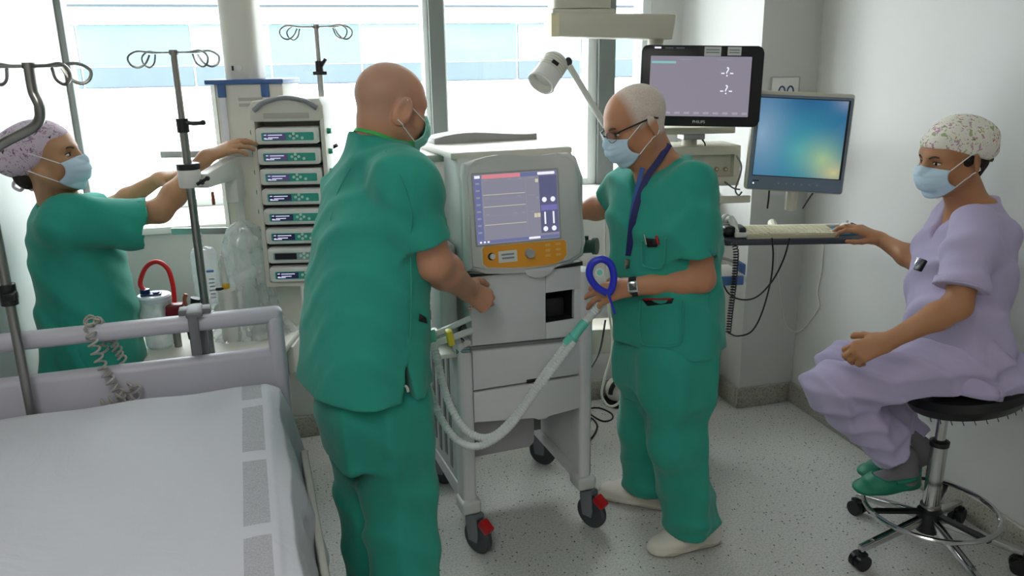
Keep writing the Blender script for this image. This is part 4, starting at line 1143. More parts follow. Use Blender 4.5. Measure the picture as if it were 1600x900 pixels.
b = B(); b.tube([(.28, dep - .03, -.022), (.30, dep + .10, -.05), (.36, dep + .33, -.05)], .02, 10); b.obj('tray_arm', M_cream, tray)
def on_tray(x, y, z=0.0): return Matrix.Translation(fl) @ Matrix.Rotation(TA, 4, 'Z') @ Vector((x, y, z))
kb = thing('keyboard', 'cream computer keyboard on the dark tray', 'keyboard', on_tray(.085, .022, 0), TA)
KW, KD = .355, .145
M_key = mat('cream_keys', '#d8d2b4', .5); M_kbd = mat('keyboard_base', '#c3bda2', .5)
B().prism([(0, 0), (KD, 0), (KD, .02), (0, .012)], 0, KW, Matrix(((0, 0, 1, 0), (1, 0, 0, 0), (0, 1, 0, 0), (0, 0, 0, 1))), bev=.002).obj('base', M_kbd, kb)
key_me = B().prism([(-.0088, -.0085), (.0088, -.0085), (.0088, .0085), (-.0088, .0085)], 0, .006, bev=.0015, seg=1).mesh('key', M_key)
sp_me = B().prism([(-.052, -.0085), (.052, -.0085), (.052, .0085), (-.052, .0085)], 0, .006, bev=.0015, seg=1).mesh('key', M_key)
for r in range(6):
    y = .018 + r * .0215
    z = .012 + .008 * y / KD
    c = 0
    while c < 17:
        if r == 0 and c == 4:
            o = link('key', sp_me, kb); o.location = (.012 + .0203 * 6.5, y, z); c = 10; continue
        o = link('key', key_me, kb); o.location = (.015 + .0203 * c, y, z); c += 1
pad = B().prism([(0, 0), (.10, .012), (.085, .15), (-.03, .14)], 0, .003).obj('mouse_pad', mat('blue_mouse_pad', '#2f7fa8', .6, var=.25, vscale=30))
pad.location = on_tray(TWd - .128, .05, .0); pad.rotation_euler = (0, 0, TA); tag(pad, 'blue and white mouse pad at the right end of the tray', 'mouse pad')
def mouse_f(u, v):
    a = u * 2 * pi; ph = v * pi / 2
    return (.029 * cos(a) * cos(ph) ** .6, .052 * sin(a) * cos(ph) ** .6, .034 * sin(ph) * (1 - .25 * sin(a) * cos(ph)))
ms_ = thing('computer_mouse', 'white computer mouse under the seated woman\'s hand', 'mouse', on_tray(TWd - .078, .115, .0032), TA - .5)
link('shell', B().grid(mouse_f, 24, 8).mesh('shell', M_white, 60), ms_)
B().cyl((-.004, .03, .031), (.004, .03, .031), .008, n=12).obj('scroll_wheel', M_grey, ms_)
sc_ = thing('barcode_scanner', 'black and white handheld barcode scanner lying at the left end of the tray', 'barcode scanner', on_tray(.035, .075, 0), TA)
b = B(); b.box((-.005, .02, .02), (.045, .075, .04), .01, seg=3); b.obj('cradle', M_black, sc_)
b = B(); b.tube(bez([(.01, .09, .045), (.012, .05, .06), (.02, .01, .035), (.024, -.03, .02)], 6), [.012] * 6 + [.014] * 6 + [.011] * 7, 12); b.obj('handle', M_white, sc_)
b = B(); b.ball((.008, .10, .052), .02, (1, 1.2, .9)); b.obj('scan_head', M_white, sc_)
b = B(); b.box((.038, .0, .022), (.03, .08, .042), .012, seg=3); b.obj('black_grip', M_black, sc_)
B().box((.032, -.036, .013), (.05, .02, .02), .005).obj('white_foot', M_white, sc_)
# cables under the tray
b = B(); cpth = bez([P(1146, 378, 2.9), P(1150, 396, 2.9), P(1147, 440, 2.92), P(1141, 490, 2.94), P(1138, 520, 2.95)], 6)
b.tube(helix(cpth, .0095, 34, 8), .0026, 5)
b.tube(bez([P(1138, 520, 2.95), P(1152, 525, 2.96), P(1174, 518, 2.97), P(1190, 490, 2.98), P(1204, 440, 2.99), P(1208, 400, 2.98), P(1206, 372, 2.97)], 7), .0034, 7)
tag(b.obj('scanner_cable', M_black), 'black coiled scanner cable hanging under the keyboard tray', 'cable')
b = B(); b.tube(bez([P(1126, 434, 3.05), P(1138, 458, 3.02), P(1158, 468, 2.99), P(1182, 464, 2.98), P(1206, 440, 2.97), P(1224, 406, 2.96), P(1234, 372, 2.96)], 7), .0034, 7)
tag(b.obj('display_lead', M_black), 'smooth black lead sagging between the blue bumper shelf and the tray', 'cable')
b = B(); xw = XR - .006
b.tube(bez([PX(1287, 376, xw), PX(1284, 420, xw), PX(1277, 455, xw), PX(1280, 478, xw), PX(1266, 500, xw), PX(1254, 515, xw), PX(1240, 518, xw - .01), PY(1227, 505, YC - .008), PY(1220, 470, YC - .006), PY(1214, 400, YC - .006), PY(1216, 376, YC - .006)], 7), .0028, 6)
tag(b.obj('wall_cable', M_cable_w), 'thin white cable looping down the right wall beside the column', 'cable')

wc_ = PX(1441, 626, XR)
ws = thing('wall_socket', 'small white rounded socket cover low on the right wall behind the stool', 'socket', (XR, wc_.y, wc_.z))
B().box((-.012, 0, 0), (.024, .08, .055), .012, seg=3).obj('cover', M_white, ws); B().ball((-.03, .0, -.002), .02, (1, 1.3, .9)).obj('plug', M_white, ws)
# ---- things on the floor behind the man with glasses
fd = G(968, 636)
dv_ = thing('floor_unit', 'white rounded unit with black base on the floor behind the cables', 'medical unit', fd)
b = B(); b.ball((.02, .05, .075), .075, (1.0, .9, .95), 20, 12); b.obj('casing', M_offw, dv_)
b = B(); b.lathe([(.07, .0), (.085, .004), (.085, .02), (.06, .03)], c=(.02, .05, 0), n=20); b.obj('base', M_black, dv_)
b = B(); b.tube([(.02 - .07 * cos(k * pi / 10), .05 - .045, .075 + .075 * sin(k * pi / 10)) for k in range(11)], .012, 8); b.obj('dark_band', M_blackr, dv_)
b = B()
cd = 3.02
b.tube(bez([P(950, 285, cd + .1), P(946, 380, cd + .1), P(950, 470, cd + .1), P(957, 540, cd + .05), P(945, 590, cd), P(940, 615, cd - .02), P(948, 632, cd - .04), P(960, 634, cd - .05), P(972, 622, cd - .05), P(975, 600, cd - .02), P(968, 540, cd), P(960, 470, cd + .06), P(956, 380, cd + .1)], 8), .0055, 8)
tag(b.obj('white_hose', M_cable_w), 'long white hose hanging in a loop beside the man with glasses', 'hose')
b = B(); b.tube(bez([P(962, 480, cd), P(958, 560, cd), P(962, 600, cd - .03), P(972, 596, cd - .04), P(975, 560, cd)], 8), .004, 7)
b.tube(helix(bez([P(973, 560, cd - .02), P(975, 590, cd - .03), P(977, 606, cd - .03)], 5), .012, 7, 8), .003, 5)
tag(b.obj('white_lead', M_cable_w), 'thin white lead with a short coil hanging above the floor unit', 'cable')
b = B(); b.tube(bez([P(946, 500, 3.08), P(938, 545, 3.05), P(925, 572, 3.0), P(914, 588, 2.98)], 6), .004, 7)
tag(b.obj('black_lead', M_black), 'black lead running down behind the right side of the ventilator', 'cable')
b = B(); fz = .005
b.tube(bez([G(905, 645, fz), G(915, 640, fz), G(935, 637, fz), G(955, 646, fz), G(956, 655, fz), G(942, 658, fz), G(925, 649, fz), G(914, 640, fz + .008)], 8), .004, 7)
b.tube(bez([G(905, 652, fz), G(922, 652, fz), G(933, 664, fz), G(928, 680, fz), G(914, 692, fz), G(900, 700, fz)], 8), .004, 7)
tag(b.obj('floor_cable', M_black), 'black cable curled in loops on the floor right of the ventilator', 'cable')
bn = G(1085, 622)
bt = thing('waste_bin', 'white rounded bin on the floor between the man with glasses and the column', 'bin', (bn.x - .03, bn.y, 0))
zb = P(1100, 545, (bn - CAMP).dot(FH)).z
B().lathe([(.085, 0), (.095, .01), (.105, zb - .05), (.104, zb - .045), (.10, zb - .045), (.02, zb - .05)], n=28).obj('bin_body', M_white, bt)
B().lathe([(.107, zb - .045), (.108, zb - .02), (.095, zb - .004), (.05, zb + .01), (.01, zb + .012)], n=28).obj('lid', M_white, bt)

# ================================================================== stool
so = Vector((2.045, 2.02, 0))
st = thing('stool', 'round black swivel stool with chrome column and foot ring', 'stool', so)
seat_top = .655
M_seat = mat('black_leatherette', '#101114', .42, bump=.08, bscale=90)
B().lathe([(.03, seat_top - .10), (.12, seat_top - .095), (.172, seat_top - .075), (.195, seat_top - .04), (.19, seat_top - .012), (.165, seat_top), (.08, seat_top + .004), (.01, seat_top + .004)], n=48, c=(.066, -.018, 0), M=Matrix(((1, 0, 0, 0), (0, 1, 0, 0), (.2, -.12, 1, -.012), (0, 0, 0, 1)))).obj('seat_cushion', M_seat, st)
b = B()
for k in range(14):
    a = radians(190 + 11 * k); b.tube([(.066 + .17 * cos(a), -.018 + .17 * sin(a), seat_top - .07 + .034 * cos(a) - .02 * sin(a)), (.066 + .172 * cos(a + .03), -.018 + .172 * sin(a + .05), seat_top - .084 + .034 * cos(a) - .02 * sin(a))], .0013, 4)
o = b.obj('frayed_edge', M_black, st); o['kind'] = 'stuff'
B().cyl((0, 0, .40), (0, 0, seat_top - .08), .017, n=20).obj('piston', M_chrome, st)
B().lathe([(.026, .10), (.028, .12), (.028, .415), (.024, .42)], n=24).obj('gas_column', M_chrome, st)
B().lathe([(.017, .415), (.031, .415), (.032, .432), (.02, .438)], n=24).obj('column_collar', M_black, st)
B().lathe([(.028, .18), (.034, .182), (.034, .19), (.028, .192)], n=24).obj('column_ring', M_steel, st)
zr_ = .175; RRg = .215
B().tube([(RRg * cos(2 * pi * k / 60), RRg * sin(2 * pi * k / 60), zr_) for k in range(60)], .009, 10, closed=True).obj('foot_ring', M_chrome, st)
for a in (163, 35, 283):
    a = radians(a); d = Vector((cos(a), sin(a), 0)); s = Vector((-sin(a), cos(a), 0))
    B().prism([(.02, -.013), (RRg, -.011), (RRg, .011), (.02, .013)], -.005, .005, frame_M(Vector((0, 0, zr_ - .014)), d, s)).obj('ring_spoke', M_black, st)
B().lathe([(.03, .085), (.042, .09), (.042, .165), (.03, .175)], n=24).obj('hub', M_black, st)
for wx, wy in ((1.735, 2.0), (1.977, 2.305), (2.29, 2.14), (2.27, 1.82), (2.0, 1.745)):
    d = Vector((wx - so.x, wy - so.y, 0)); L = .285; d.normalize(); s = Vector((-d.y, d.x, 0))
    b = B(); b.prism([(.02, .12), (L - .01, .072), (L + .006, .068), (L + .006, .088), (.02, .152)], -.014, .014, frame_M(Vector((0, 0, 0)), d, Vector((0, 0, 1)), -s), bev=.006, seg=3)
    b.obj('base_leg', M_chrome, st)
    c = d * L
    b = B()
    for q in (-1, 1): b.cyl(c + s * q * .006 + Vector((0, 0, .029)), c + s * q * .024 + Vector((0, 0, .029)), .029, n=20)
    b.cyl(c - s * .006 + Vector((0, 0, .029)), c + s * .006 + Vector((0, 0, .029)), .018, n=12)
    b.cyl(c + Vector((0, 0, .04)), c + Vector((0, 0, .072)), .009); b.bb(c.x - .018, c.x + .018, c.y - .018, c.y + .018, .05, .064, bev=.004)
    b.obj('caster', M_black, st)
# ================================================================== organic surfaces: smooth-blended solids -> one continuous mesh
f32 = np.float32
def V3(p): return np.array([p[0], p[1], p[2]], dtype=np.float64)
class Op:
    __slots__ = ('t', 'f', 'lo', 'hi', 'k')
    def __init__(s, t, f, lo, hi, k): s.t, s.f, s.lo, s.hi, s.k = t, f, lo, hi, k
def cone(a, b, ra, rb, k=.02, t='+', flat=None, fk=1.0):
    """tapered capsule a->b; flat: direction along which the section is squeezed by fk"""
    a, b = V3(a), V3(b); ab = b - a; L2 = max(1e-12, ab @ ab)
    fl = None if flat is None else V3(flat) / np.linalg.norm(V3(flat))
    def f(X, Y, Z):
        x, y, z = X - a[0], Y - a[1], Z - a[2]
        h = np.clip((x * ab[0] + y * ab[1] + z * ab[2]) / L2, 0, 1)
        x = x - h * ab[0]; y = y - h * ab[1]; z = z - h * ab[2]
        if fl is not None:
            c = (x * fl[0] + y * fl[1] + z * fl[2]) * (1 / fk - 1)
            x = x + c * fl[0]; y = y + c * fl[1]; z = z + c * fl[2]
            return (np.sqrt(x * x + y * y + z * z) - (ra + (rb - ra) * h)) * (fk if fk < 1 else 1)
        return np.sqrt(x * x + y * y + z * z) - (ra + (rb - ra) * h)
    r = max(ra, rb) * max(1, fk)
    return Op(t, f, np.minimum(a, b) - r, np.maximum(a, b) + r, k)
def ellip(c, r, M=None, k=.02, t='+'):
    """ellipsoid; with M, c is given in the local frame of M"""
    c = V3(c); r = np.array(r, dtype=float)
    if M is None:
        Mi = None; w = c; lo, hi = c - r, c + r
    else:
        Mi = np.array(M.inverted()); w = np.array(M @ Vector(c)); R = float(max(r)); sc = M.to_scale()[0]; lo, hi = w - R * sc, w + R * sc
    def f(X, Y, Z):
        if Mi is not None:
            x = Mi[0, 0] * X + Mi[0, 1] * Y + Mi[0, 2] * Z + Mi[0, 3] - c[0]
            y = Mi[1, 0] * X + Mi[1, 1] * Y + Mi[1, 2] * Z + Mi[1, 3] - c[1]
            z = Mi[2, 0] * X + Mi[2, 1] * Y + Mi[2, 2] * Z + Mi[2, 3] - c[2]
        else:
            x, y, z = X - c[0], Y - c[1], Z - c[2]
        k0 = np.sqrt((x / r[0]) ** 2 + (y / r[1]) ** 2 + (z / r[2]) ** 2)
        k1 = np.sqrt((x / r[0] ** 2) ** 2 + (y / r[1] ** 2) ** 2 + (z / r[2] ** 2) ** 2) + 1e-9
        return k0 * (k0 - 1) / k1
    return Op(t, f, lo, hi, k)
def loft(nodes, yaw, k=.03, p=2.3, t='+'):
    """stack of rounded sections: nodes (centre, half width, half depth) sorted by height; yaw = direction faced"""
    nodes = sorted(nodes, key=lambda n: n[0][2])
    zs_ = np.array([n[0][2] for n in nodes]); xs = np.array([n[0][0] for n in nodes]); ys = np.array([n[0][1] for n in nodes])
    ws = np.array([n[1] for n in nodes]); ds = np.array([n[2] for n in nodes])
    zf = np.linspace(zs_[0], zs_[-1], 240)
    def sm(a):
        v = np.interp(zf, zs_, a); kk = np.ones(25) / 25; vp = np.pad(v, 12, 'edge'); return np.convolve(vp, kk, 'valid')
    X_, Y_, W_, D_ = sm(xs), sm(ys), sm(ws), sm(ds)
    fx, fy = cos(yaw), sin(yaw)
    def f(X, Y, Z):
        z = Z + 0 * X + 0 * Y
        cx = np.interp(z, zf, X_); cy = np.interp(z, zf, Y_); w = np.interp(z, zf, W_); d = np.interp(z, zf, D_)
        dx, dy = X - cx, Y - cy
        a = np.abs((dx * fy - dy * fx)) / w          # sideways
        b_ = np.abs((dx * fx + dy * fy)) / d         # front/back
        q = (a ** p + b_ ** p) ** (1 / p)
        e = (q - 1) * np.minimum(w, d)
        over = np.maximum(z - zs_[-1], zs_[0] - z)
        return np.where(over > 0, np.sqrt(np.maximum(e, 0) ** 2 + over ** 2) + np.minimum(e, 0) * 0, np.maximum(e, over))
    R = float(max(ws.max(), ds.max()))
    lo = np.array([xs.min() - R, ys.min() - R, zs_[0]]); hi = np.array([xs.max() + R, ys.max() + R, zs_[-1]])
    return Op(t, f, lo, hi, k)
def half(p0, n, k=.004, t='&'):
    """keep the side opposite to n"""
    p0, n = V3(p0), V3(n); n = n / np.linalg.norm(n)
    return Op(t, lambda X, Y, Z: (X - p0[0]) * n[0] + (Y - p0[1]) * n[1] + (Z - p0[2]) * n[2], None, None, k)
def disp(f): return Op('d', f, None, None, 0)
def smin(a, b, k):
    h = np.maximum(k - np.abs(a - b), 0) / k
    return np.minimum(a, b) - h * h * k * .25
def evalf(ops, X, Y, Z):
    F = np.full(np.broadcast(X, Y, Z).shape, .3)
    for o in ops:
        d = o.f(X, Y, Z)
        if o.t == '+': F = smin(F, d, o.k)
        elif o.t == '-': F = -smin(-F, d, o.k)
        elif o.t == '&': F = -smin(-F, -d, o.k)
        elif o.t == 'd': F = F + d
    return F
def field(ops, lo, hi, h):
    n = np.maximum(3, np.ceil((hi - lo) / h).astype(int) + 1)
    ax = [lo[i] + h * np.arange(n[i]) for i in range(3)]
    F = np.full(n, .3)
    for o in ops:
        if o.lo is None:
            sl = (slice(0, n[0]), slice(0, n[1]), slice(0, n[2]))
        else:
            m = max(o.k, 0) + 3 * h
            i0 = np.clip(np.floor((o.lo - m - lo) / h).astype(int), 0, n); i1 = np.clip(np.ceil((o.hi + m - lo) / h).astype(int) + 1, 0, n)
            if (i1 <= i0).any(): continue
            sl = tuple(slice(int(a), int(b)) for a, b in zip(i0, i1))
        X = ax[0][sl[0]][:, None, None]; Y = ax[1][sl[1]][None, :, None]; Z = ax[2][sl[2]][None, None, :]
        d = o.f(X, Y, Z); A = F[sl]
        if o.t == '+': F[sl] = smin(A, d, o.k)
        elif o.t == '-': F[sl] = -smin(-A, d, o.k)
        elif o.t == '&': F[sl] = -smin(-A, -d, o.k)
        elif o.t == 'd': F[sl] = A + d
    return F, ax
def nets(ops, lo, hi, h):
    lo, hi = np.array(lo, float), np.array(hi, float)
    F, ax = field(ops, lo, hi, h)
    S = F < 0
    n = F.shape
    c = [(i, j, k) for i in (0, 1) for j in (0, 1) for k in (0, 1)]
    cnt = np.zeros((n[0] - 1, n[1] - 1, n[2] - 1), np.int8)
    for i, j, k in c: cnt += S[i:n[0] - 1 + i, j:n[1] - 1 + j, k:n[2] - 1 + k]
    act = (cnt > 0) & (cnt < 8)
    I, J, K = np.nonzero(act)
    if len(I) == 0: return np.zeros((0, 3)), np.zeros((0, 4), int)
    idx = np.full(act.shape, -1, np.int64); idx[I, J, K] = np.arange(len(I))
    val = np.stack([F[I + i, J + j, K + k] for i, j, k in c], 1)
    pos = np.zeros((len(I), 3)); num = np.zeros(len(I))
    for a in range(8):
        for b_ in range(a + 1, 8):
            df = [c[a][q] != c[b_][q] for q in range(3)]
            if sum(df) != 1: continue
            va, vb = val[:, a], val[:, b_]
            m = (va < 0) != (vb < 0)
            t = np.where(m, va / np.where(m, va - vb, 1), 0)
            p = np.array(c[a])[None, :] + t[:, None] * (np.array(c[b_]) - np.array(c[a]))[None, :]
            pos += np.where(m[:, None], p, 0); num += m
    pos /= num[:, None]
    verts = lo + h * (pos + np.stack([I, J, K], 1))
    quads = []
    for axn in range(3):
        sh = [slice(None)] * 3; sh2 = [slice(None)] * 3
        sh[axn] = slice(0, n[axn] - 1); sh2[axn] = slice(1, n[axn])
        A = S[tuple(sh)]; Bq = S[tuple(sh2)]
        e = np.argwhere(A != Bq)
        o1, o2 = (axn + 1) % 3, (axn + 2) % 3
        ok = (e[:, o1] > 0) & (e[:, o2] > 0) & (e[:, o1] < n[o1] - 1) & (e[:, o2] < n[o2] - 1)
        e = e[ok]
        if len(e) == 0: continue
        def cell(d1, d2):
            q = e.copy(); q[:, o1] -= d1; q[:, o2] -= d2
            return idx[q[:, 0], q[:, 1], q[:, 2]]
        Q = np.stack([cell(0, 0), cell(1, 0), cell(1, 1), cell(0, 1)], 1)
        fl = A[e[:, 0], e[:, 1], e[:, 2]]
        Q = np.where(fl[:, None], Q, Q[:, ::-1])
        quads.append(Q)
    return verts, np.concatenate(quads)
def np_mesh(name, parts, mt, origin=(0, 0, 0)):
    vs, qs, off = [], [], 0
    for v, q in parts:
        vs.append(v); qs.append(q + off); off += len(v)
    v = np.concatenate(vs) - np.array(origin); q = np.concatenate(qs)
    me = bpy.data.meshes.new(name)
    me.vertices.add(len(v)); me.vertices.foreach_set('co', v.astype(f32).ravel())
    me.loops.add(q.size); me.loops.foreach_set('vertex_index', q.astype(np.int32).ravel())
    me.polygons.add(len(q)); me.polygons.foreach_set('loop_start', np.arange(0, q.size, 4, dtype=np.int32))
    me.update(calc_edges=True); me.validate()
    for m in (mt if isinstance(mt, (list, tuple)) else [mt]): me.materials.append(m)
    me.shade_smooth()
    return me
def bounds(ops, m=.02):
    L = [o for o in ops if o.lo is not None and o.t == '+']
    return np.min([o.lo for o in L], 0) - m, np.max([o.hi for o in L], 0) + m
def solid(name, ops, h, mt, parent, origin, boxes=None, label=None):
    parts = []
    if boxes is None: boxes = [bounds(ops) + (h,)]
    for lo, hi, hh in boxes: parts.append(nets(ops, lo, hi, hh))
    me = np_mesh(name, parts, mt, origin)
    return link(name, me, parent, label)
def folds(dirn, freq, amp, warp=(1, 0, 0), wf=6.0, wa=1.0, z0=None, z1=None, ph=0.0, sharp=1.5):
    """cloth folds: warped ridges along a direction, faded in between heights z0..z1"""
    d = V3(dirn); d = d / np.linalg.norm(d); w = V3(warp)
    def f(X, Y, Z):
        s = (X * d[0] + Y * d[1] + Z * d[2]) * freq + wa * np.sin((X * w[0] + Y * w[1] + Z * w[2]) * wf + ph) + .6 * wa * np.sin((X * 1.7 - Y * 2.3 + Z * 1.1) * wf * .7 + ph * 2)
        r = (.5 + .5 * np.sin(s + ph)) ** sharp
        g = 1.55 * amp * (r - .4)
        if z0 is not None:
            g = g * np.clip((Z - z0) / (z1 - z0), 0, 1)
        return -g
    return disp(f)
# ------------------------------------------------------------------ head and hand
def head_matrix(c, yaw, pitch, roll=0.0, s=1.0):
    return Matrix.Translation(Vector(c)) @ Matrix.Rotation(yaw - pi / 2, 4, 'Z') @ Matrix.Rotation(pitch, 4, 'X') @ Matrix.Rotation(roll, 4, 'Y') @ Matrix.Scale(s, 4)
def head_ops(M, ears=1.0, jaw=1.0):
    p = lambda x, y, z: M @ Vector((x, y, z)); s = M.to_scale()[0]
    o = []
    o.append(ellip((0, -.014, .036), (.0765, .098, .086), M, .03))
    o.append(ellip((0, .022, .03), (.066, .07, .07), M, .03))
    o.append(ellip((0, .030, -.040), (.058 * jaw, .062, .072), M, .03))
    for q in (-1, 1):
        o.append(cone(p(q * .056, -.002, -.05), p(q * .018, .072, -.094), .02 * s, .017 * s, .03))
        o.append(ellip((q * .042, .058, -.026), (.026, .026, .028), M, .025))
        o.append(cone(p(q * .012, .087, .022), p(q * .046, .068, .024), .011 * s, .012 * s, .02))
        o.append(ellip((q * .031, .101, .002), (.017, .014, .013), M, .018, '-'))
        o.append(ellip((q * .0125, .099, -.027), (.009, .010, .008), M, .008))
        if ears > 0:
            E = M @ Matrix.Translation((q * .0855, -.016, -.006)) @ Matrix.Rotation(q * radians(-30), 4, 'Z') @ Matrix.Rotation(radians(-12), 4, 'X')
            o.append(ellip((0, 0, 0), (.0085, .0215 * ears, .034 * ears), E, .005))
            o.append(ellip((q * .0095, .004, .004), (.0085, .0125 * ears, .021 * ears), E, .005, '-'))
            o.append(ellip((q * -.001, .006, -.028), (.006, .008, .009), E, .006))
    o.append(ellip((0, .070, -.095), (.023, .018, .017), M, .02))
    o.append(cone(p(0, .091, .014), p(0, .113, -.022), .0085 * s, .0125 * s, .014))
    o.append(cone(p(-.017, .092, -.058), p(.017, .092, -.058), .008 * s, .008 * s, .012))
    o.append(cone(p(-.015, .09, -.069), p(.015, .09, -.069), .0085 * s, .0085 * s, .012))
    return o
def hand_ops(W, d, n, right, curls, thumb=(.3, .3, .2), spread=.06, s=1.0, tdir=None):
    """W wrist, d direction of the fingers, n back-of-hand normal. curls: 4 x (mcp,pip,dip)"""
    W, d, n = Vector(W), Vector(d).normalized(), Vector(n)
    n = (n - d * n.dot(d)).normalized()
    sd = n.cross(d) if right else d.cross(n)       # towards the thumb
    o = []; tips = []
    offs = (.027, .009, -.0095, -.027); base = (.088, .092, .087, .078)
    lens = ((.043, .026, .021), (.048, .030, .022), (.044, .028, .021), (.035, .021, .019)); rad = (.0098, .0102, .0096, .0086)
    for i in range(4):
        kn = W + (d * base[i] + sd * offs[i] - n * .002 * abs(i - 1)) * s
        root = W + (d * .012 + sd * offs[i] * .62) * s
        o.append(cone(root, kn, .0145 * s, .0122 * s, .016, flat=n, fk=.9))
        dr = (d + sd * spread * (1.5 - i)).normalized(); p = kn; a = 0
        ax_ = dr.cross(n).normalized()
        for j in range(3):
            a += curls[i][j]
            v = (dr * cos(a) - n * sin(a)).normalized()
            q = p + v * lens[i][j] * s
            r0, r1 = rad[i] * (1 - .09 * j) * s, rad[i] * (1 - .09 * (j + 1)) * s
            o.append(cone(p, q, r0, r1, .0045 if j else .007)); p = q
        tips.append(p)
    b = W + (d * .022 + sd * .026 - n * .008) * s
    td = (tdir if tdir is not None else (d * .72 + sd * .62 - n * .32)); td = Vector(td).normalized()
    p = b; o.append(cone(W + (d * .008 + sd * .010) * s, b, .015 * s, .0165 * s, .014))
    for j, L in enumerate((.042, .032, .026)):
        q = p + td * L * s
        o.append(cone(p, q, (.0145, .0115, .0105)[j] * s, (.0115, .0105, .0085)[j] * s, .008 if j == 0 else .005))
        p = q
        td = (td * cos(thumb[j]) + (d * .8 - sd * .55).normalized() * sin(thumb[j])).normalized()
    tips.append(p)
    return o, tips
def arm_ops(S, E, W, r=1.0, flatn=None):
    S, E, W = Vector(S), Vector(E), Vector(W)
    o = [cone(S, S.lerp(E, .5), .052 * r, .05 * r, .02), cone(S.lerp(E, .5), E, .049 * r, .041 * r, .02),
         cone(E, E.lerp(W, .3), .041 * r, .044 * r, .02), cone(E.lerp(W, .3), W, .043 * r, .0275 * r, .02)]
    fd = (W - E).normalized()
    o.append(cone(W, W + fd * .012, .027 * r, .026 * r, .015))
    return o
# ================================================================== people
def skin(name, col, red=.05):
    return mat(name, col, .48, var=.07, vscale=22, bump=.05, bscale=220, sss=.12, spec=.35)
def cloth(name, col, bs=38):
    m = mat(name, col, .85, var=.05, vscale=5, sheen=.15, spec=.2)
    if m.get('done'): return m
    m['done'] = 1
    nt = m.node_tree; b = nt.nodes['Principled BSDF']
    tc = nt.nodes.new('ShaderNodeTexCoord')
    n1 = nt.nodes.new('ShaderNodeTexNoise'); n1.inputs['Scale'].default_value = 9; n1.inputs['Detail'].default_value = 5; n1.inputs['Distortion'].default_value = .8
    n2 = nt.nodes.new('ShaderNodeTexNoise'); n2.inputs['Scale'].default_value = 420
    for n in (n1, n2): nt.links.new(tc.outputs['Object'], n.inputs['Vector'])
    bp = nt.nodes.new('ShaderNodeBump'); bp.inputs['Strength'].default_value = .22; bp.inputs['Distance'].default_value = .02
    b2 = nt.nodes.new('ShaderNodeBump'); b2.inputs['Strength'].default_value = .12; b2.inputs['Distance'].default_value = .001
    nt.links.new(n1.outputs['Fac'], bp.inputs['Height']); nt.links.new(n2.outputs['Fac'], b2.inputs['Height'])
    nt.links.new(bp.outputs[0], b2.inputs['Normal']); nt.links.new(b2.outputs[0], b.inputs['Normal'])
    return m
M_scrub = cloth('green_scrub_cotton', '#2f9786')
M_scrub2 = M_scrub
M_lav = cloth('lavender_scrub_cotton', '#bbb1d2')
M_skin1 = skin('skin_ruddy', '#b98366'); M_skin2 = skin('skin_tan', '#a9714f'); M_skin3 = skin('skin_warm', '#b07d5a'); M_skin4 = skin('skin_light_olive', '#b08563')
M_mask = mat('mask_blue', '#c3dcee', .8, var=.04, bump=.06, bscale=300)
M_mask2 = mat('mask_green', '#8fd6c6', .8, var=.04, bump=.06, bscale=300)
M_elastic = mat('white_elastic', '#e6e6e2', .8)
M_eyew = mat('eye_white', '#e9e4dc', .2); M_iris = mat('iris_dark', '#2b1c12', .15)
M_hairg = mat('grey_hair', '#b9b0a6', .8, var=.25, vscale=160, bump=.5, bscale=240)
M_haird = mat('dark_hair', '#231813', .7, var=.25, vscale=120, bump=.5, bscale=200)
M_brow = mat('brow_hair', '#4a3a30', .8); M_lash = mat('lash_line', '#3a251a', .7)
def cap_material(name, base, cols, scale):
    m = bpy.data.materials.new(name); m.use_nodes = True
    nt = m.node_tree; b = nt.nodes['Principled BSDF']; b.inputs['Roughness'].default_value = .85
    tc = nt.nodes.new('ShaderNodeTexCoord'); last = None; col = lin(base) + (1,)
    prev = None
    for i, (cc, sc_, thr, rare) in enumerate(cols):
        mp = nt.nodes.new('ShaderNodeMapping'); mp.inputs['Location'].default_value = (i * .37, i * .91, i * .53); mp.inputs['Rotation'].default_value = (i, i * 2, i * .5)
        nz = nt.nodes.new('ShaderNodeTexNoise'); nz.inputs['Scale'].default_value = sc_ * 1.2
        ad = nt.nodes.new('ShaderNodeMix'); ad.data_type = 'RGBA'; ad.inputs[0].default_value = .06
        nt.links.new(tc.outputs['Object'], mp.inputs[0]); nt.links.new(mp.outputs[0], nz.inputs['Vector'])
        nt.links.new(mp.outputs[0], ad.inputs[6]); nt.links.new(nz.outputs['Color'], ad.inputs[7])
        v = nt.nodes.new('ShaderNodeTexVoronoi'); v.inputs['Scale'].default_value = sc_; nt.links.new(ad.outputs[2], v.inputs['Vector'])
        l = nt.nodes.new('ShaderNodeMath'); l.operation = 'LESS_THAN'; l.inputs[1].default_value = thr; nt.links.new(v.outputs['Distance'], l.inputs[0])
        sp = nt.nodes.new('ShaderNodeSeparateColor'); nt.links.new(v.outputs['Color'], sp.inputs[0])
        g = nt.nodes.new('ShaderNodeMath'); g.operation = 'LESS_THAN'; g.inputs[1].default_value = rare; nt.links.new(sp.outputs[1], g.inputs[0])
        mu = nt.nodes.new('ShaderNodeMath'); mu.operation = 'MULTIPLY'; nt.links.new(l.outputs[0], mu.inputs[0]); nt.links.new(g.outputs[0], mu.inputs[1])
        mx = nt.nodes.new('ShaderNodeMix'); mx.data_type = 'RGBA'; nt.links.new(mu.outputs[0], mx.inputs[0])
        if prev is None: mx.inputs[6].default_value = col
        else: nt.links.new(prev, mx.inputs[6])
        mx.inputs[7].default_value = lin(cc) + (1,); prev = mx.outputs[2]
    nt.links.new(prev, b.inputs['Base Color'])
    return m
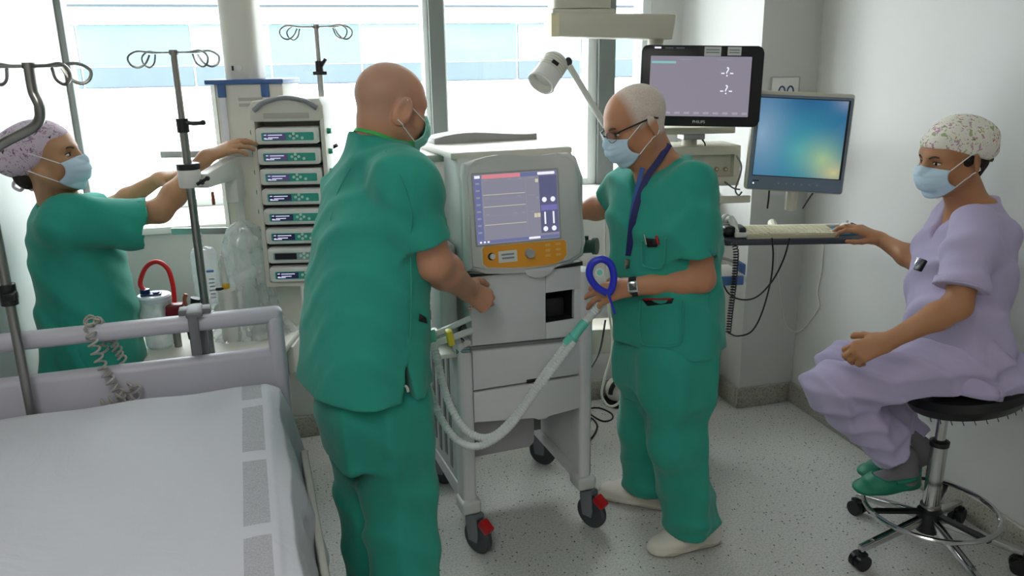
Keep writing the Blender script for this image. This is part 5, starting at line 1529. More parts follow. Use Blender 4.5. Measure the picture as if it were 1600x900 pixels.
M_cap1 = cap_material('lilac_print_cotton', '#c4b4c4', [('#8f7e99', 42, .34, .5), ('#a98c9c', 60, .36, .5), ('#332c3c', 40, .22, .3), ('#6a5470', 75, .3, .4)], 1)
M_cap2 = cap_material('floral_print_cotton', '#f0ebe0', [('#a9b98c', 36, .32, .5), ('#c79fb0', 44, .3, .45), ('#b8282c', 50, .24, .4), ('#4f7a48', 56, .22, .4), ('#6a6478', 80, .26, .35), ('#d2a24c', 42, .2, .25)], 1)

FOLD = 1.55
def push_out(pts, ops, c, off):
    p = np.array([[q[0], q[1], q[2]] for q in pts]); c = np.array(c)
    for _ in range(4):
        d = evalf(ops, p[:, 0], p[:, 1], p[:, 2])
        v = p - c; v[:, 2] *= .15; v /= np.linalg.norm(v, axis=1)[:, None] + 1e-9
        p = p + v * np.maximum(off - d, 0)[:, None]
    return p
def add_mask(person, M, hops, mt, org, wide=1.0):
    nu, nv = 36, 22
    yc = [.101, .120, .126, .124, .116, .098, .072]
    pts = []
    for i in range(nu + 1):
        az = radians(-60 + 120 * i / nu); c = cos(az)
        for j in range(nv + 1):
            v = j / nv; t = v * (len(yc) - 1); q = min(int(t), len(yc) - 2); f = t - q
            y0 = yc[q] * (1 - f) + yc[q + 1] * f
            ed = abs(az) / radians(60)
            zt = -.010 - .010 * ed ** 2 + .007 * max(0, 1 - ed * 3.5); zb = -.114 + .036 * ed ** 1.6
            z = zt + (zb - zt) * v
            pl_ = .0042 * ((v * 4.0) % 1.0) * (1 - ed ** 3) * (1 if .1 < v < .95 else 0)
            x = .076 * wide * sin(az); y = .016 + (y0 - .016) * c ** .85 + pl_
            pts.append(M @ Vector((x, y, z)))
    p = push_out(pts, hops, M @ Vector((0, .0, -.05)), .0035)
    b = B(); vs = [b.bm.verts.new(Vector(q) - Vector(org)) for q in p]
    for i in range(nu):
        for j in range(nv):
            a = i * (nv + 1) + j; b.bm.faces.new((vs[a], vs[a + nv + 1], vs[a + nv + 2], vs[a + 1]))
    mk = b.obj('face_mask', mt, person, ang=50)
    s = mk.modifiers.new('t', 'SOLIDIFY'); s.thickness = .0018; s.offset = 1
    L = lambda *q: M @ Vector(q)
    for q in (-1, 1):
        for k, (z0, z1, y1) in enumerate(((-.016, .024, -.012), (-.072, -.03, -.028))):
            i = 0 if q < 0 else nu
            a = Vector(p[i * (nv + 1) + (0 if k == 0 else nv)])
            pts = [a.lerp(L(q * .083, y1, z1), t / 9) for t in range(10)]
            pp_ = push_out(pts, hops, M @ Vector((0, 0, -.02)), .0022)
            B().tube([Vector(w) - Vector(org) for w in pp_], .0017, 6).obj('ear_loop', M_elastic, mk)
    return mk
def add_eyes(person, M, org, lid=None):
    R3 = M.to_3x3().normalized(); s = M.to_scale()[0]; o = Vector(org)
    for q in (-1, 1):
        Re = R3 @ Matrix.Rotation(q * radians(-18), 3, 'Z')
        e = B().ball(M @ Vector((q * .0315, .0835, .0015)) - o, .0135 * s, (1, .52, .40), R=Re).obj('eye', M_eyew, person)
        B().ball(M @ Vector((q * .0318, .0886, .0018)) - o, .0058 * s, (1, .5, .92), R=Re).obj('iris', M_iris, e)
        L = lambda x, y, z: (M @ Vector((q * x, y, z))) - o
        B().tube(bez([L(.0175, .0875, .0015), L(.025, .0905, .0068), L(.034, .0895, .0075), L(.0465, .080, .003)], 4), .0016, 6).obj('eyelid', M_lash, person)
        B().tube(bez([L(.012, .0985, .0185), L(.024, .0965, .0235), L(.036, .0905, .0245), L(.05, .0765, .0185)], 4), [.0020] + [.0034] * 10 + [.0024, .0014], 6).obj('eyebrow', M_brow, person)
def stubble_skin(name, col, hair, amt):
    m = skin(name, col); nt = m.node_tree; b = nt.nodes['Principled BSDF']
    src = b.inputs['Base Color'].links[0].from_socket
    at = nt.nodes.new('ShaderNodeAttribute'); at.attribute_name = 'hair_cover'
    tc = nt.nodes.new('ShaderNodeTexCoord'); n = nt.nodes.new('ShaderNodeTexNoise'); n.inputs['Scale'].default_value = 260; n.inputs['Detail'].default_value = 3
    nt.links.new(tc.outputs['Object'], n.inputs['Vector'])
    mr = nt.nodes.new('ShaderNodeMapRange'); mr.inputs[1].default_value = .25; mr.inputs[2].default_value = .7; mr.inputs[3].default_value = .55; mr.inputs[4].default_value = 1.0
    nt.links.new(n.outputs['Fac'], mr.inputs[0])
    k = nt.nodes.new('ShaderNodeMath'); k.operation = 'MULTIPLY'; nt.links.new(at.outputs['Fac'], k.inputs[0]); nt.links.new(mr.outputs[0], k.inputs[1])
    k2 = nt.nodes.new('ShaderNodeMath'); k2.operation = 'MULTIPLY'; k2.inputs[1].default_value = amt; nt.links.new(k.outputs[0], k2.inputs[0])
    mx = nt.nodes.new('ShaderNodeMix'); mx.data_type = 'RGBA'; nt.links.new(k2.outputs[0], mx.inputs[0]); nt.links.new(src, mx.inputs[6]); mx.inputs[7].default_value = lin(hair) + (1,)
    nt.links.new(mx.outputs[2], b.inputs['Base Color'])
    return m
def hair_mask(o, M, org, yfront, top):
    """where short hair grows: back and sides of the skull, behind a receding hairline"""
    me = o.data; n = len(me.vertices); co = np.empty(n * 3, f32); me.vertices.foreach_get('co', co); co = co.reshape(-1, 3) + np.array(org)
    Mi = np.array(M.inverted()); l = co @ Mi[:3, :3].T + Mi[:3, 3]
    ss = lambda v, a, b: np.clip((v - a) / (b - a), 0, 1)
    r = np.linalg.norm(l, axis=1) < .2
    front = ss(yfront - l[:, 1] + top * np.minimum(0, .1 - l[:, 2]), 0, .03)
    low = ss(l[:, 2] - np.where(l[:, 1] > -.04, -.012 - .2 * (l[:, 1] - .02), -.055), 0, .018)
    a = me.attributes.new('hair_cover', 'FLOAT', 'POINT'); a.data.foreach_set('value', (front * low * r).astype(f32))
    return o
def torso_hidden(nodes, yaw, sh=.84):
    return loft([(n[0], n[1] * sh, n[2] * sh) for n in nodes], yaw, .03)

def tube_flat(b, pts, w, t, nrm):
    """ribbon with thickness through the points; nrm(point)->normal"""
    pts = [Vector(p) for p in pts]; rows = []
    for i, p in enumerate(pts):
        tg = (pts[min(i + 1, len(pts) - 1)] - pts[max(i - 1, 0)]).normalized(); n = Vector(nrm(p)).normalized(); s = tg.cross(n).normalized()
        rows.append([b.bm.verts.new(p + s * a * w + n * c * t) for a, c in ((-.5, -.5), (.5, -.5), (.5, .5), (-.5, .5))])
    for A, C in zip(rows, rows[1:]):
        for k in range(4): b.bm.faces.new((A[k], A[(k + 1) % 4], C[(k + 1) % 4], C[k]))
    b.bm.faces.new(rows[0][::-1]); b.bm.faces.new(rows[-1])
def surf_d(ops, pts):
    p = np.array([[q[0], q[1], q[2]] for q in pts]); return evalf(ops, p[:, 0], p[:, 1], p[:, 2])
def snap(ops, pts, off=.003, toward=None):
    """move points along the line to the viewer side onto the surface (in front of it by off)"""
    out = []
    for q in pts:
        q = Vector(q); dv = (CAMP - q).normalized() if toward is None else Vector(toward)
        p = q + dv * .5
        for _ in range(70):
            d = float(evalf(ops, np.array([p.x]), np.array([p.y]), np.array([p.z]))[0]) - off
            if d < .0007: break
            p = p - dv * max(.0008, d * .7)
        out.append(p)
    return out
def sleeve(S, H, r0, r1, inner, k=.045):
    """short sleeve from shoulder S to hem centre H, hollow at the hem"""
    S, H = Vector(S), Vector(H); d = (H - S).normalized()
    c = cone(S, H + d * .06, r0, r1, .01); q = cone(H - d * .06, H + d * .08, inner, r1 - .005, .01)
    h = V3(H); n = V3(d)
    def f(X, Y, Z):
        v = c.f(X, Y, Z); pl_ = (X - h[0]) * n[0] + (Y - h[1]) * n[1] + (Z - h[2]) * n[2]
        v = np.maximum(v, pl_ - .001)
        return np.maximum(v, -q.f(X, Y, Z))
    return Op('+', f, c.lo, c.hi, k)
def shoe_ops(heel, toe, up=(0, 0, 1), w=.047, hgt=.075, sole=.012):
    heel, toe = Vector(heel), Vector(toe); d = (toe - heel).normalized(); u = Vector(up); L = (toe - heel).length
    s = d.cross(u).normalized()
    P_ = lambda a, z: heel + d * a * L + u * z
    o = [cone(P_(.14, hgt * .50), P_(.2, hgt * .55), w * .74, w * .74, .03, flat=s, fk=.9), cone(P_(.2, hgt * .5), P_(.62, hgt * .42), w * .78, w * .86, .03),
         cone(P_(.62, hgt * .42), P_(.84, hgt * .34), w * .95, w * .80, .03, flat=u, fk=.62),
         cone(P_(.12, .016), P_(.5, .016), w * .72, w * .72, .012, flat=u, fk=.36), cone(P_(.5, .016), P_(.84, .016), w * .75, w * .92, .012, flat=u, fk=.34),
         half(heel, -u, .004)]
    return o

# ------------------------------------------------------------------ man with the bald head, back to us
def man_bald():
    F0 = G(600, 980); org = Vector((F0.x, F0.y, 0))
    per = thing('person', 'bald man in green scrubs seen from behind pushing the ventilator', 'person', org)
    yaw = radians(-15 + 30)
    sk = M_skin1
    HM = head_matrix(P(611, 170, 2.27), radians(-15 + 40), radians(-13), 0, 1.0)
    nb = P(592, 262, 2.28)
    hd = head_ops(HM, 1.2)
    neck = [cone(HM @ Vector((0, -.02, -.035)), nb, .055, .062, .035), cone(HM @ Vector((0, -.05, -.05)), P(585, 250, 2.25), .042, .055, .035)]
    S, E, W = P(634, 286, 2.10), P(679, 411, 2.135), P(727, 450, 2.35)
    arm = arm_ops(S, E, W, 1.2)
    hv = (P(764, 472, 2.405) - W)
    hnd, _ = hand_ops(W + (W - E).normalized() * .012, hv, RT * .45 - FH * .75 + UP * .5, True, [(.55, 1.3, .9), (.62, 1.35, .9), (.7, 1.35, .9), (.8, 1.3, .9)], (.35, .35, .3), .10, 1.1)
    S2, E2, W2 = P(549, 304, 2.40), P(572, 430, 2.58), P(630, 475, 2.6)
    arm2 = arm_ops(S2, E2, W2, 1.08)
    h2, _ = hand_ops(W2, P(655, 475, 2.62) - W2, (0, 0, 1), False, [(.5, .6, .4)] * 4, s=1.05)
    tn = [(P(570, 628, 2.24), .238, .186), (P(570, 560, 2.24), .232, .180), (P(571, 480, 2.24), .226, .170), (P(578, 400, 2.25), .222, .158),
          (P(586, 330, 2.26), .22, .148), (P(589, 292, 2.27), .195, .128), (P(592, 262, 2.275), .142, .100), (P(592, 238, 2.275), .098, .09), (P(593, 216, 2.272), .079, .079), (P(594, 206, 2.272), .077, .077)]
    hipR, hipL = P(612, 630, 2.19), P(560, 625, 2.32)
    knR, knL = P(622, 770, 2.20), P(575, 770, 2.36)
    anR, anL = G(634, 955, .10), G(588, 905, .10)
    legs = [cone(hipR, knR, .085, .06, .04), cone(knR, anR, .06, .042, .02), cone(hipL, knL, .085, .06, .04), cone(knL, anL, .06, .042, .02)]
    body = hd + neck + arm + hnd + arm2 + h2 + [torso_hidden(tn, yaw, .64)] + legs
    hc = V3(HM.translation)
    wl = V3(W)
    boxes = [(hc - [.14, .14, .13], hc + [.14, .14, .14], .0034), (hc - [.17, .17, .30], hc + [.17, .17, -.128], .006),
             (wl - [.05, .06, .09], wl + [.17, .17, .07], .0027)]
    lo, hi = bounds(arm, .02); boxes.append((lo, hi, .0055))
    lo, hi = bounds(legs + [torso_hidden(tn, yaw, .64)], .02); boxes.append((lo, hi, .016))
    hair_mask(solid('body', body, .005, stubble_skin('skin_ruddy_shaved', '#c08c70', '#9c8d80', .38), per, org, boxes), HM, org, .02, -.2)
    add_eyes(per, HM, org)
    add_mask(per, HM, hd, M_mask2, org)
    # scrub top
    top = [loft(tn, yaw, .03, 2.35)]
    hem = P(665, 378, 2.115)
    top += [sleeve(S, hem, .082, .073, .062)]
    top += [cone(S2, S2.lerp(E2, .6), .072, .07, .05), cone(P(590, 240, 2.27), S2 + Vector((0, 0, .005)), .066, .07, .06), cone(P(596, 242, 2.26), S + Vector((0, 0, .0)), .066, .078, .06)]
    top.append(folds((cos(yaw + .4), sin(yaw + .4), .05), 44, .0055, (.2, .1, 1), 7, 1.3, 1.28, .72, .4))
    top.append(folds((.5, .3, 1), 40, .005, (1, -1, .4), 8, 1.6, .9, 1.25, 2.1, 2.5))
    top.append(folds((.2, .9, .8), 60, .003, (1, .4, .2), 9, 1.5, None, None, 1.1, 2.5))
    # neck opening
    top.append(cone(HM @ Vector((0, -.02, -.02)), P(597, 222, 2.274), .064, .066, .006, '-'))
    top.append(half(P(592, 213, 2.20), Vector((.25 * cos(yaw), .25 * sin(yaw), 1)), .006))
    hz = P(571, 592, 2.24).z
    # side slit on his right
    sl = P(640, 600, 2.09)
    top.append(Op('&', lambda X, Y, Z: (hz + .012 * np.sin(9 * X + 5 * Y) - .09 * ((X - tn[0][0][0]) * cos(yaw) + (Y - tn[0][0][1]) * sin(yaw))) - Z, None, None, .004))
    sv = Vector((cos(yaw), sin(yaw), 0))
    top.append(Op('-', lambda X, Y, Z, a=V3(P(637, 588, 2.07)): np.maximum(np.abs((X - a[0]) * sv.x + (Y - a[1]) * sv.y) - np.clip((a[2] + .045 - Z) * .17, 0, .03), np.sqrt((X - a[0]) ** 2 + (Y - a[1]) ** 2) - .06), V3(sl) - .12, V3(sl) + .12, .004))
    tops = list(top)
    solid('scrub_top', top, .0055, M_scrub, per, org)
    for pxs in (((603, 236), (625, 275), (643, 330), (640, 392)), ((642, 400), (643, 470), (641, 530), (638, 572)), ((548, 262), (528, 300), (516, 345))):
        pts = snap(tops, [P(a_, c_, 2.2) for a_, c_ in pxs], .0006)
        B().tube([q - org for q in bez(pts, 8)], .0019, 6).obj('seam', M_scrub2, per)
    # trousers
    tr = [loft([(P(571, 530, 2.24), .172, .135), (P(571, 590, 2.24), .185, .150), (P(572, 640, 2.24), .188, .15), (P(576, 700, 2.24), .17, .135)], yaw, .05),
          cone(hipR, knR, .122, .112, .05), cone(knR, anR + Vector((0, 0, -.04)), .112, .104, .03), cone(hipL, knL, .12, .108, .05), cone(knL, anL + Vector((0, 0, -.04)), .108, .1, .03),
          folds((cos(yaw - .3), sin(yaw - .3), .06), 52, .009, (.3, .2, 1), 4, 1.0, None, None, .7, 2.2), folds((.5, .2, 1), 42, .006, (1, 1, .2), 8, 1.6, .95, .3, 1.0, 2.5),
          half((0, 0, .05), (0, 0, -1))]
    solid('scrub_trousers', tr, .0075, M_scrub2, per, org)
    for an in (anR, anL):
        d = Vector((cos(yaw), sin(yaw), 0)); h = Vector((an.x, an.y, 0)) - d * .08
        solid('shoe', shoe_ops(h, h + d * .27), .006, mat('white_shoe', '#d2ccc0', .5), per, org)
    # green lanyard strap round the neck
    b = B(); nv_ = HM @ Vector((0, -.02, -.10))
    pts = []
    for k in range(19):
        a = radians(-150 + 300 * k / 18); pts.append(HM @ Vector((.045 * sin(a), -.03 - .045 * cos(a), -.083 + .012 * cos(a))))
    pp_ = push_out(pts, hd + neck, nv_, .004)
    tube_flat(b, [Vector(q) - org for q in pp_], .0095, .002, lambda p: (p + org - nv_) * 1.0)
    b.obj('neck_strap', mat('bright_green_ribbon', '#2fae4e', .6), per)
    # white earphone-like tab at the slit
    q = P(631, 612, 2.075) - org; B().tube([q + Vector((.012 * cos(a * .5), -.004, .02 * sin(a * .5))) for a in range(6)], .004, 6).obj('pocket_tab', M_white, per)
    a_ = snap(tops, [P(656, 490, 2.2), P(666, 496, 2.2), P(668, 506, 2.2), P(655, 502, 2.2)], .003)
    b = B(); b.quad(*[q - org for q in a_]); o = b.obj('pocket_opening', M_dark, per); o.modifiers.new('t', 'SOLIDIFY').thickness = .002
    return per
# ------------------------------------------------------------------ man with glasses
def man_glasses():
    n0 = G(1062, 862); f0 = G(985, 790)
    org = Vector(((n0.x + f0.x) / 2, (n0.y + f0.y) / 2, 0))
    per = thing('person', 'grey haired man with glasses and blue mask in green scrubs holding the hoses', 'person', org)
    yaw = radians(165 + 35); D0 = 2.55
    HM = head_matrix(P(994, 194, 2.52), radians(165 + 17), radians(-21), radians(3), .97)
    hd = head_ops(HM, .95)
    nb = P(1035, 268, 2.56)
    neck = [cone(HM @ Vector((0, -.02, -.035)), nb, .054, .062, .035), cone(HM @ Vector((0, .01, -.075)), P(1018, 275, 2.53), .04, .055, .03)]
    S, E, W = P(1080, 292, 2.42), P(1096, 436, 2.38), P(990, 448, 2.42)
    arm = arm_ops(S, E, W, 1.0)
    dv = P(905, 466, 2.475) - W
    hnd, _ = hand_ops(W + (W - E).normalized() * .012, dv, (P(950, 395, 2.30) - P(950, 450, 2.42)), False, [(.10, .25, .15), (.22, .3, .2), (.32, .4, .2), (.45, .5, .3)], (.2, .25, .2), .10, .98, None)
    S2, E2, W2 = P(990, 285, 2.68), P(948, 322, 2.86), P(896, 332, 2.98)
    arm2 = arm_ops(S2, E2, W2, 1.0)
    h2, _ = hand_ops(W2, P(866, 338, 3.0) - W2, (0, -.3, 1), True, [(.3, .5, .3)] * 4)
    tn = [(P(1042, 532, D0), .205, .15), (P(1042, 490, D0), .205, .152), (P(1040, 430, D0), .198, .148), (P(1036, 370, D0), .2, .142), (P(1034, 320, D0), .2, .132),
          (P(1034, 290, D0), .185, .115), (P(1036, 266, 2.56), .135, .09), (P(1038, 244, 2.565), .08, .072)]
    hipN, hipF = P(1058, 560, 2.47), P(1014, 560, 2.66)
    knN, knF = P(1056, 690, 2.47), P(1006, 670, 2.72)
    anN, anF = G(1082, 818, .10), G(1010, 765, .10)
    legs = [cone(hipN, knN, .08, .058, .04), cone(knN, anN, .058, .04, .02), cone(hipF, knF, .08, .058, .04), cone(knF, anF, .058, .04, .02)]
    th = torso_hidden(tn, yaw, .70)
    body = hd + neck + arm + hnd + arm2 + h2 + [th] + legs
    hc = V3(HM.translation); wl = V3(W)
    boxes = [(hc - [.14, .14, .13], hc + [.14, .14, .14], .0034), (hc - [.20, .17, .30], hc + [.20, .17, -.128], .006), (wl - [.20, .14, .10], wl + [.06, .10, .09], .0026)]
    for a_ in (arm, arm2 + h2):
        lo, hi = bounds(a_, .02); boxes.append((lo, hi, .0055))
    lo, hi = bounds(legs + [th], .02); boxes.append((lo, hi, .016))
    hair_mask(solid('body', body, .005, stubble_skin('skin_tan_grey_hair', '#b98363', '#dcd6ce', .95), per, org, boxes), HM, org, .048, .30)
    add_eyes(per, HM, org)
    add_mask(per, HM, hd, M_mask, org)
    # glasses
    gl = B()
    L = lambda x, y, z: (HM @ Vector((x, y, z))) - org
    for q in (-1, 1):
        gl.tube([L(q * .034 + .024 * cos(a) * (1 + .0), .111 - .012 * abs(.024 * cos(a) + .0) / .024 * (1 if q * cos(a) > 0 else 0), .002 + .0175 * sin(a)) for a in [2 * pi * k / 20 for k in range(20)]], .0011, 6, closed=True)
        gl.tube(bez([L(q * .058, .100, .010), L(q * .074, .07, .014), L(q * .0835, .02, .015), L(q * .0835, -.02, .013), L(q * .079, -.042, .004)], 6), .0026, 6)
    gl.tube(bez([L(-.012, .112, .006), L(0, .117, .009), L(.012, .112, .006)], 5), .0016, 6)
    g = gl.obj('glasses', M_black, per)
    for q in (-1, 1):
        ln = B(); ln.prism([(.023 * cos(2 * pi * k / 20), .0165 * sin(2 * pi * k / 20)) for k in range(20)], -.0006, .0006, Matrix.Translation(-org) @ HM @ Matrix.Translation((q * .034, .109, .002)) @ Matrix.Rotation(q * radians(-12), 4, 'Z') @ Matrix.Rotation(pi / 2, 4, 'X')); ln.obj('lens', M_clear_lens, g)
    # scrub top
    top = [loft(tn, yaw, .03, 2.35)]
    hem, hem2 = P(1085, 404, 2.375), P(962, 310, 2.79)
    top += [sleeve(S, hem, .080, .073, .058), sleeve(S2, hem2, .080, .070, .055)]
    top.append(folds((cos(yaw + .9), sin(yaw + .9), .05), 42, .0055, (.2, .1, 1), 7, 1.3, 1.25, .85, 1.4))
    top.append(folds((.4, .5, 1), 44, .0055, (1, -1, .4), 8, 1.7, .85, 1.25, .3, 2.5))
    top.append(folds((.9, .2, .8), 62, .003, (1, .4, .2), 9, 1.5, None, None, 2.1, 2.5))
    top.append(ellip(HM @ Vector((0, -.02, -.125)), (.072, .072, .05), None, .008, '-'))
    fw = Vector((cos(yaw), sin(yaw), 0)); sv = Vector((-sin(yaw), cos(yaw), 0))
    vb = P(1000, 330, 2.42)
    nk = V3(P(1036, 262, 2.56)); zv = P(996, 318, 2.45).z
    def vcut(X, Y, Z):
        f = (X - nk[0]) * fw.x + (Y - nk[1]) * fw.y; s_ = np.abs((X - nk[0]) * sv.x + (Y - nk[1]) * sv.y)
        return np.maximum(np.maximum(s_ - np.clip((Z - zv) * .5, 0, .085), .02 - f), zv - Z)
    top.append(Op('-', vcut, nk - .25, nk + .25, .006))
    hz = P(1042, 536, D0).z
    top.append(Op('&', lambda X, Y, Z: (hz + .018 * np.sin(9 * X - 7 * Y + 1)) - Z, None, None, .004))
    sl = P(1082, 520, 2.42)
    top.append(Op('-', lambda X, Y, Z, a=V3(sl): np.maximum(np.abs((X - a[0]) * fw.x + (Y - a[1]) * fw.y) - np.clip((a[2] + .02 - Z) * .2, 0, .03), np.sqrt((X - a[0]) ** 2 + (Y - a[1]) ** 2) - .06), V3(sl) - .12, V3(sl) + .12, .004))
    # patch pockets
    tops = list(top)
    solid('scrub_top', top, .0062, M_scrub, per, org)
    pcz = snap(tops, [P(1018, 400, 2.45), P(1040, 505, 2.45)], .0)
    def pocket(name, pxs, w=.003):
        pts = snap(tops, [P(a, c, 2.45) for a, c in pxs], .004)
        b = B(); b.tube([p - org for p in bez(pts, 6)], w, 6); b.obj(name, M_scrub2, per)
    pocket('chest_pocket_seam', ((1003, 377), (1004, 410), (1012, 418), (1036, 416), (1040, 372)))
    pocket('hip_pocket_seam', ((1000, 470), (1000, 528), (1012, 540), (1052, 540), (1066, 528), (1068, 470)))
    a_ = snap(tops, [P(1008, 372, 2.45), P(1030, 374, 2.45), P(1026, 386, 2.45), P(1012, 386, 2.45)], .003)
    b = B(); b.quad(*[p - org for p in a_]); o = b.obj('pocket_opening', M_dark, per); o.modifiers.new('t', 'SOLIDIFY').thickness = .002
    a_ = snap(tops, [P(1003, 467, 2.45), P(1053, 466, 2.45), P(1050, 474, 2.45), P(1012, 478, 2.45)], .003)
    b = B(); b.quad(*[p - org for p in a_]); o = b.obj('pocket_opening', M_dark, per); o.modifiers.new('t', 'SOLIDIFY').thickness = .002
    p0 = snap(tops, [P(1007, 366, 2.45), P(1010, 382, 2.45), P(1025, 368, 2.45), P(1029, 382, 2.45), P(1006, 468, 2.45), P(1048, 467, 2.45)], .006)
    B().cyl(p0[0] - org, p0[1] - org, .003, n=8).obj('pen', M_chrome, per); B().cyl(p0[2] - org, p0[3] - org, .004, n=8).obj('pen', M_red, per)
    B().cyl(p0[4] - org, p0[5] - org, .0028, n=8).obj('pen', M_red, per)
    # trousers
    tr = [loft([(P(1042, 505, D0), .165, .125), (P(1041, 545, D0), .172, .13), (P(1040, 600, D0), .162, .122)], yaw, .05),
          cone(hipN, knN, .108, .098, .10), cone(knN, anN, .098, .092, .03), cone(hipF, knF, .104, .096, .10), cone(knF, anF, .092, .082, .03),
          folds((.8, .6, .06), 52, .008, (.3, .2, 1), 3, .8, None, None, .7, 2.2), folds((.3, .5, 1), 60, .007, (1, 1, .2), 8, 1.6, .4, .1, 1.0, 2.2),
          Op('&', lambda X, Y, Z: .088 + .02 * np.sin(14 * X + 9 * Y) * 1.0 - Z, None, None, .006)]
    solid('scrub_trousers', tr, .0065, M_scrub2, per, org)
    M_sh = mat('white_leather', '#d6d0c4', .5, var=.04)
    for (tx, ty, hx, hy) in ((1013, 866, 1112, 846), (936, 772, 1020, 790)):
        t_, h_ = G(tx, ty), G(hx, hy); dd = (t_ - h_).normalized(); h_ = t_ - dd * .285
        ops = shoe_ops(h_, t_, w=.052, hgt=.098)
        sh = solid('shoe', ops, .0042, M_sh, per, org)
        sd = dd.cross(Vector((0, 0, 1)))
        pts = [h_ + dd * .17 + sd * a + Vector((0, 0, .2)) for a in (-.04, -.02, 0, .02, .04)]
        sn = snap(ops, pts, .001, (0, 0, 1)); w_ = .052
        B().tube([q - org for q in [h_ + dd * .285 * a_ + sd * w_ * c_ + Vector((0, 0, .014)) for a_, c_ in ((.03, 0), (.06, -.6), (.2, -.76), (.5, -.72), (.75, -.95), (.9, -.72), (.985, -.2), (.985, .2), (.9, .72), (.75, .95), (.5, .72), (.2, .76), (.06, .6))]], .006, 6, closed=True).obj('sole', mat('shoe_sole', '#b7b0a2', .6), sh)
        B().tube([q - org for q in bez(sn, 4)], .0028, 6).obj('strap_seam', mat('shoe_seam', '#a49d90', .6), sh)
    # blue lanyard
    ln = [HM @ Vector((.05, -.055, -.12)), P(1046, 225, 2.48), P(1030, 250, 2.45), P(1012, 275, 2.42), P(998, 310, 2.4), P(988, 350, 2.4), P(982, 400, 2.4)]
    pts = snap(tops + neck, ln[1:], .004)
    b = B(); tube_flat(b, [p - org for p in bez(pts, 6)], .020, .002, lambda p: (CAMP - org - p)); b.obj('lanyard', mat('navy_ribbon', '#1c2160', .6), per)
    pts = snap(tops + neck, [P(1004, 262, 2.4), P(994, 300, 2.4), P(986, 345, 2.4), P(981, 398, 2.4)], .005)
    b = B(); tube_flat(b, [p - org for p in bez(pts, 6)], .014, .002, lambda p: (CAMP - org - p)); b.obj('lanyard', mat('blue_ribbon', '#3560a8', .6), per)
    c = snap(tops, [P(980, 412, 2.4)], .006)[0] - org
    B().box(c, (.016, .01, .03), .003).obj('lanyard_clip', M_steel, per)
    # watch
    wd = (W - E).normalized(); wc = W + wd * .0
    Mw = frame_M(wc - org, wd.orthogonal().normalized(), wd.cross(wd.orthogonal().normalized()), wd)
    B().lathe([(.029, -.012), (.032, -.012), (.032, .012), (.029, .012)], n=24, M=Mw).obj('watch_strap', M_black, per)
    vd = (CAMP - wc); vd = (vd - wd * vd.dot(wd)).normalized()
    Rw = frame_M((0, 0, 0), wd, vd.cross(wd), vd).to_3x3()
    wt = B().box(wc - org + vd * .032, (.034, .036, .01), .004, R=Rw).obj('watch_case', M_chrome, per)
    B().box(wc - org + vd * .0375, (.022, .022, .002), .0005, R=Rw).obj('watch_face', mat('watch_face', '#3a4540', .2), wt)
    # ring on the far side pocket lanyard end left out: not visible
    return per
M_clear_lens = glassy('lens_glass', (.95, .96, .96), .06, .01)

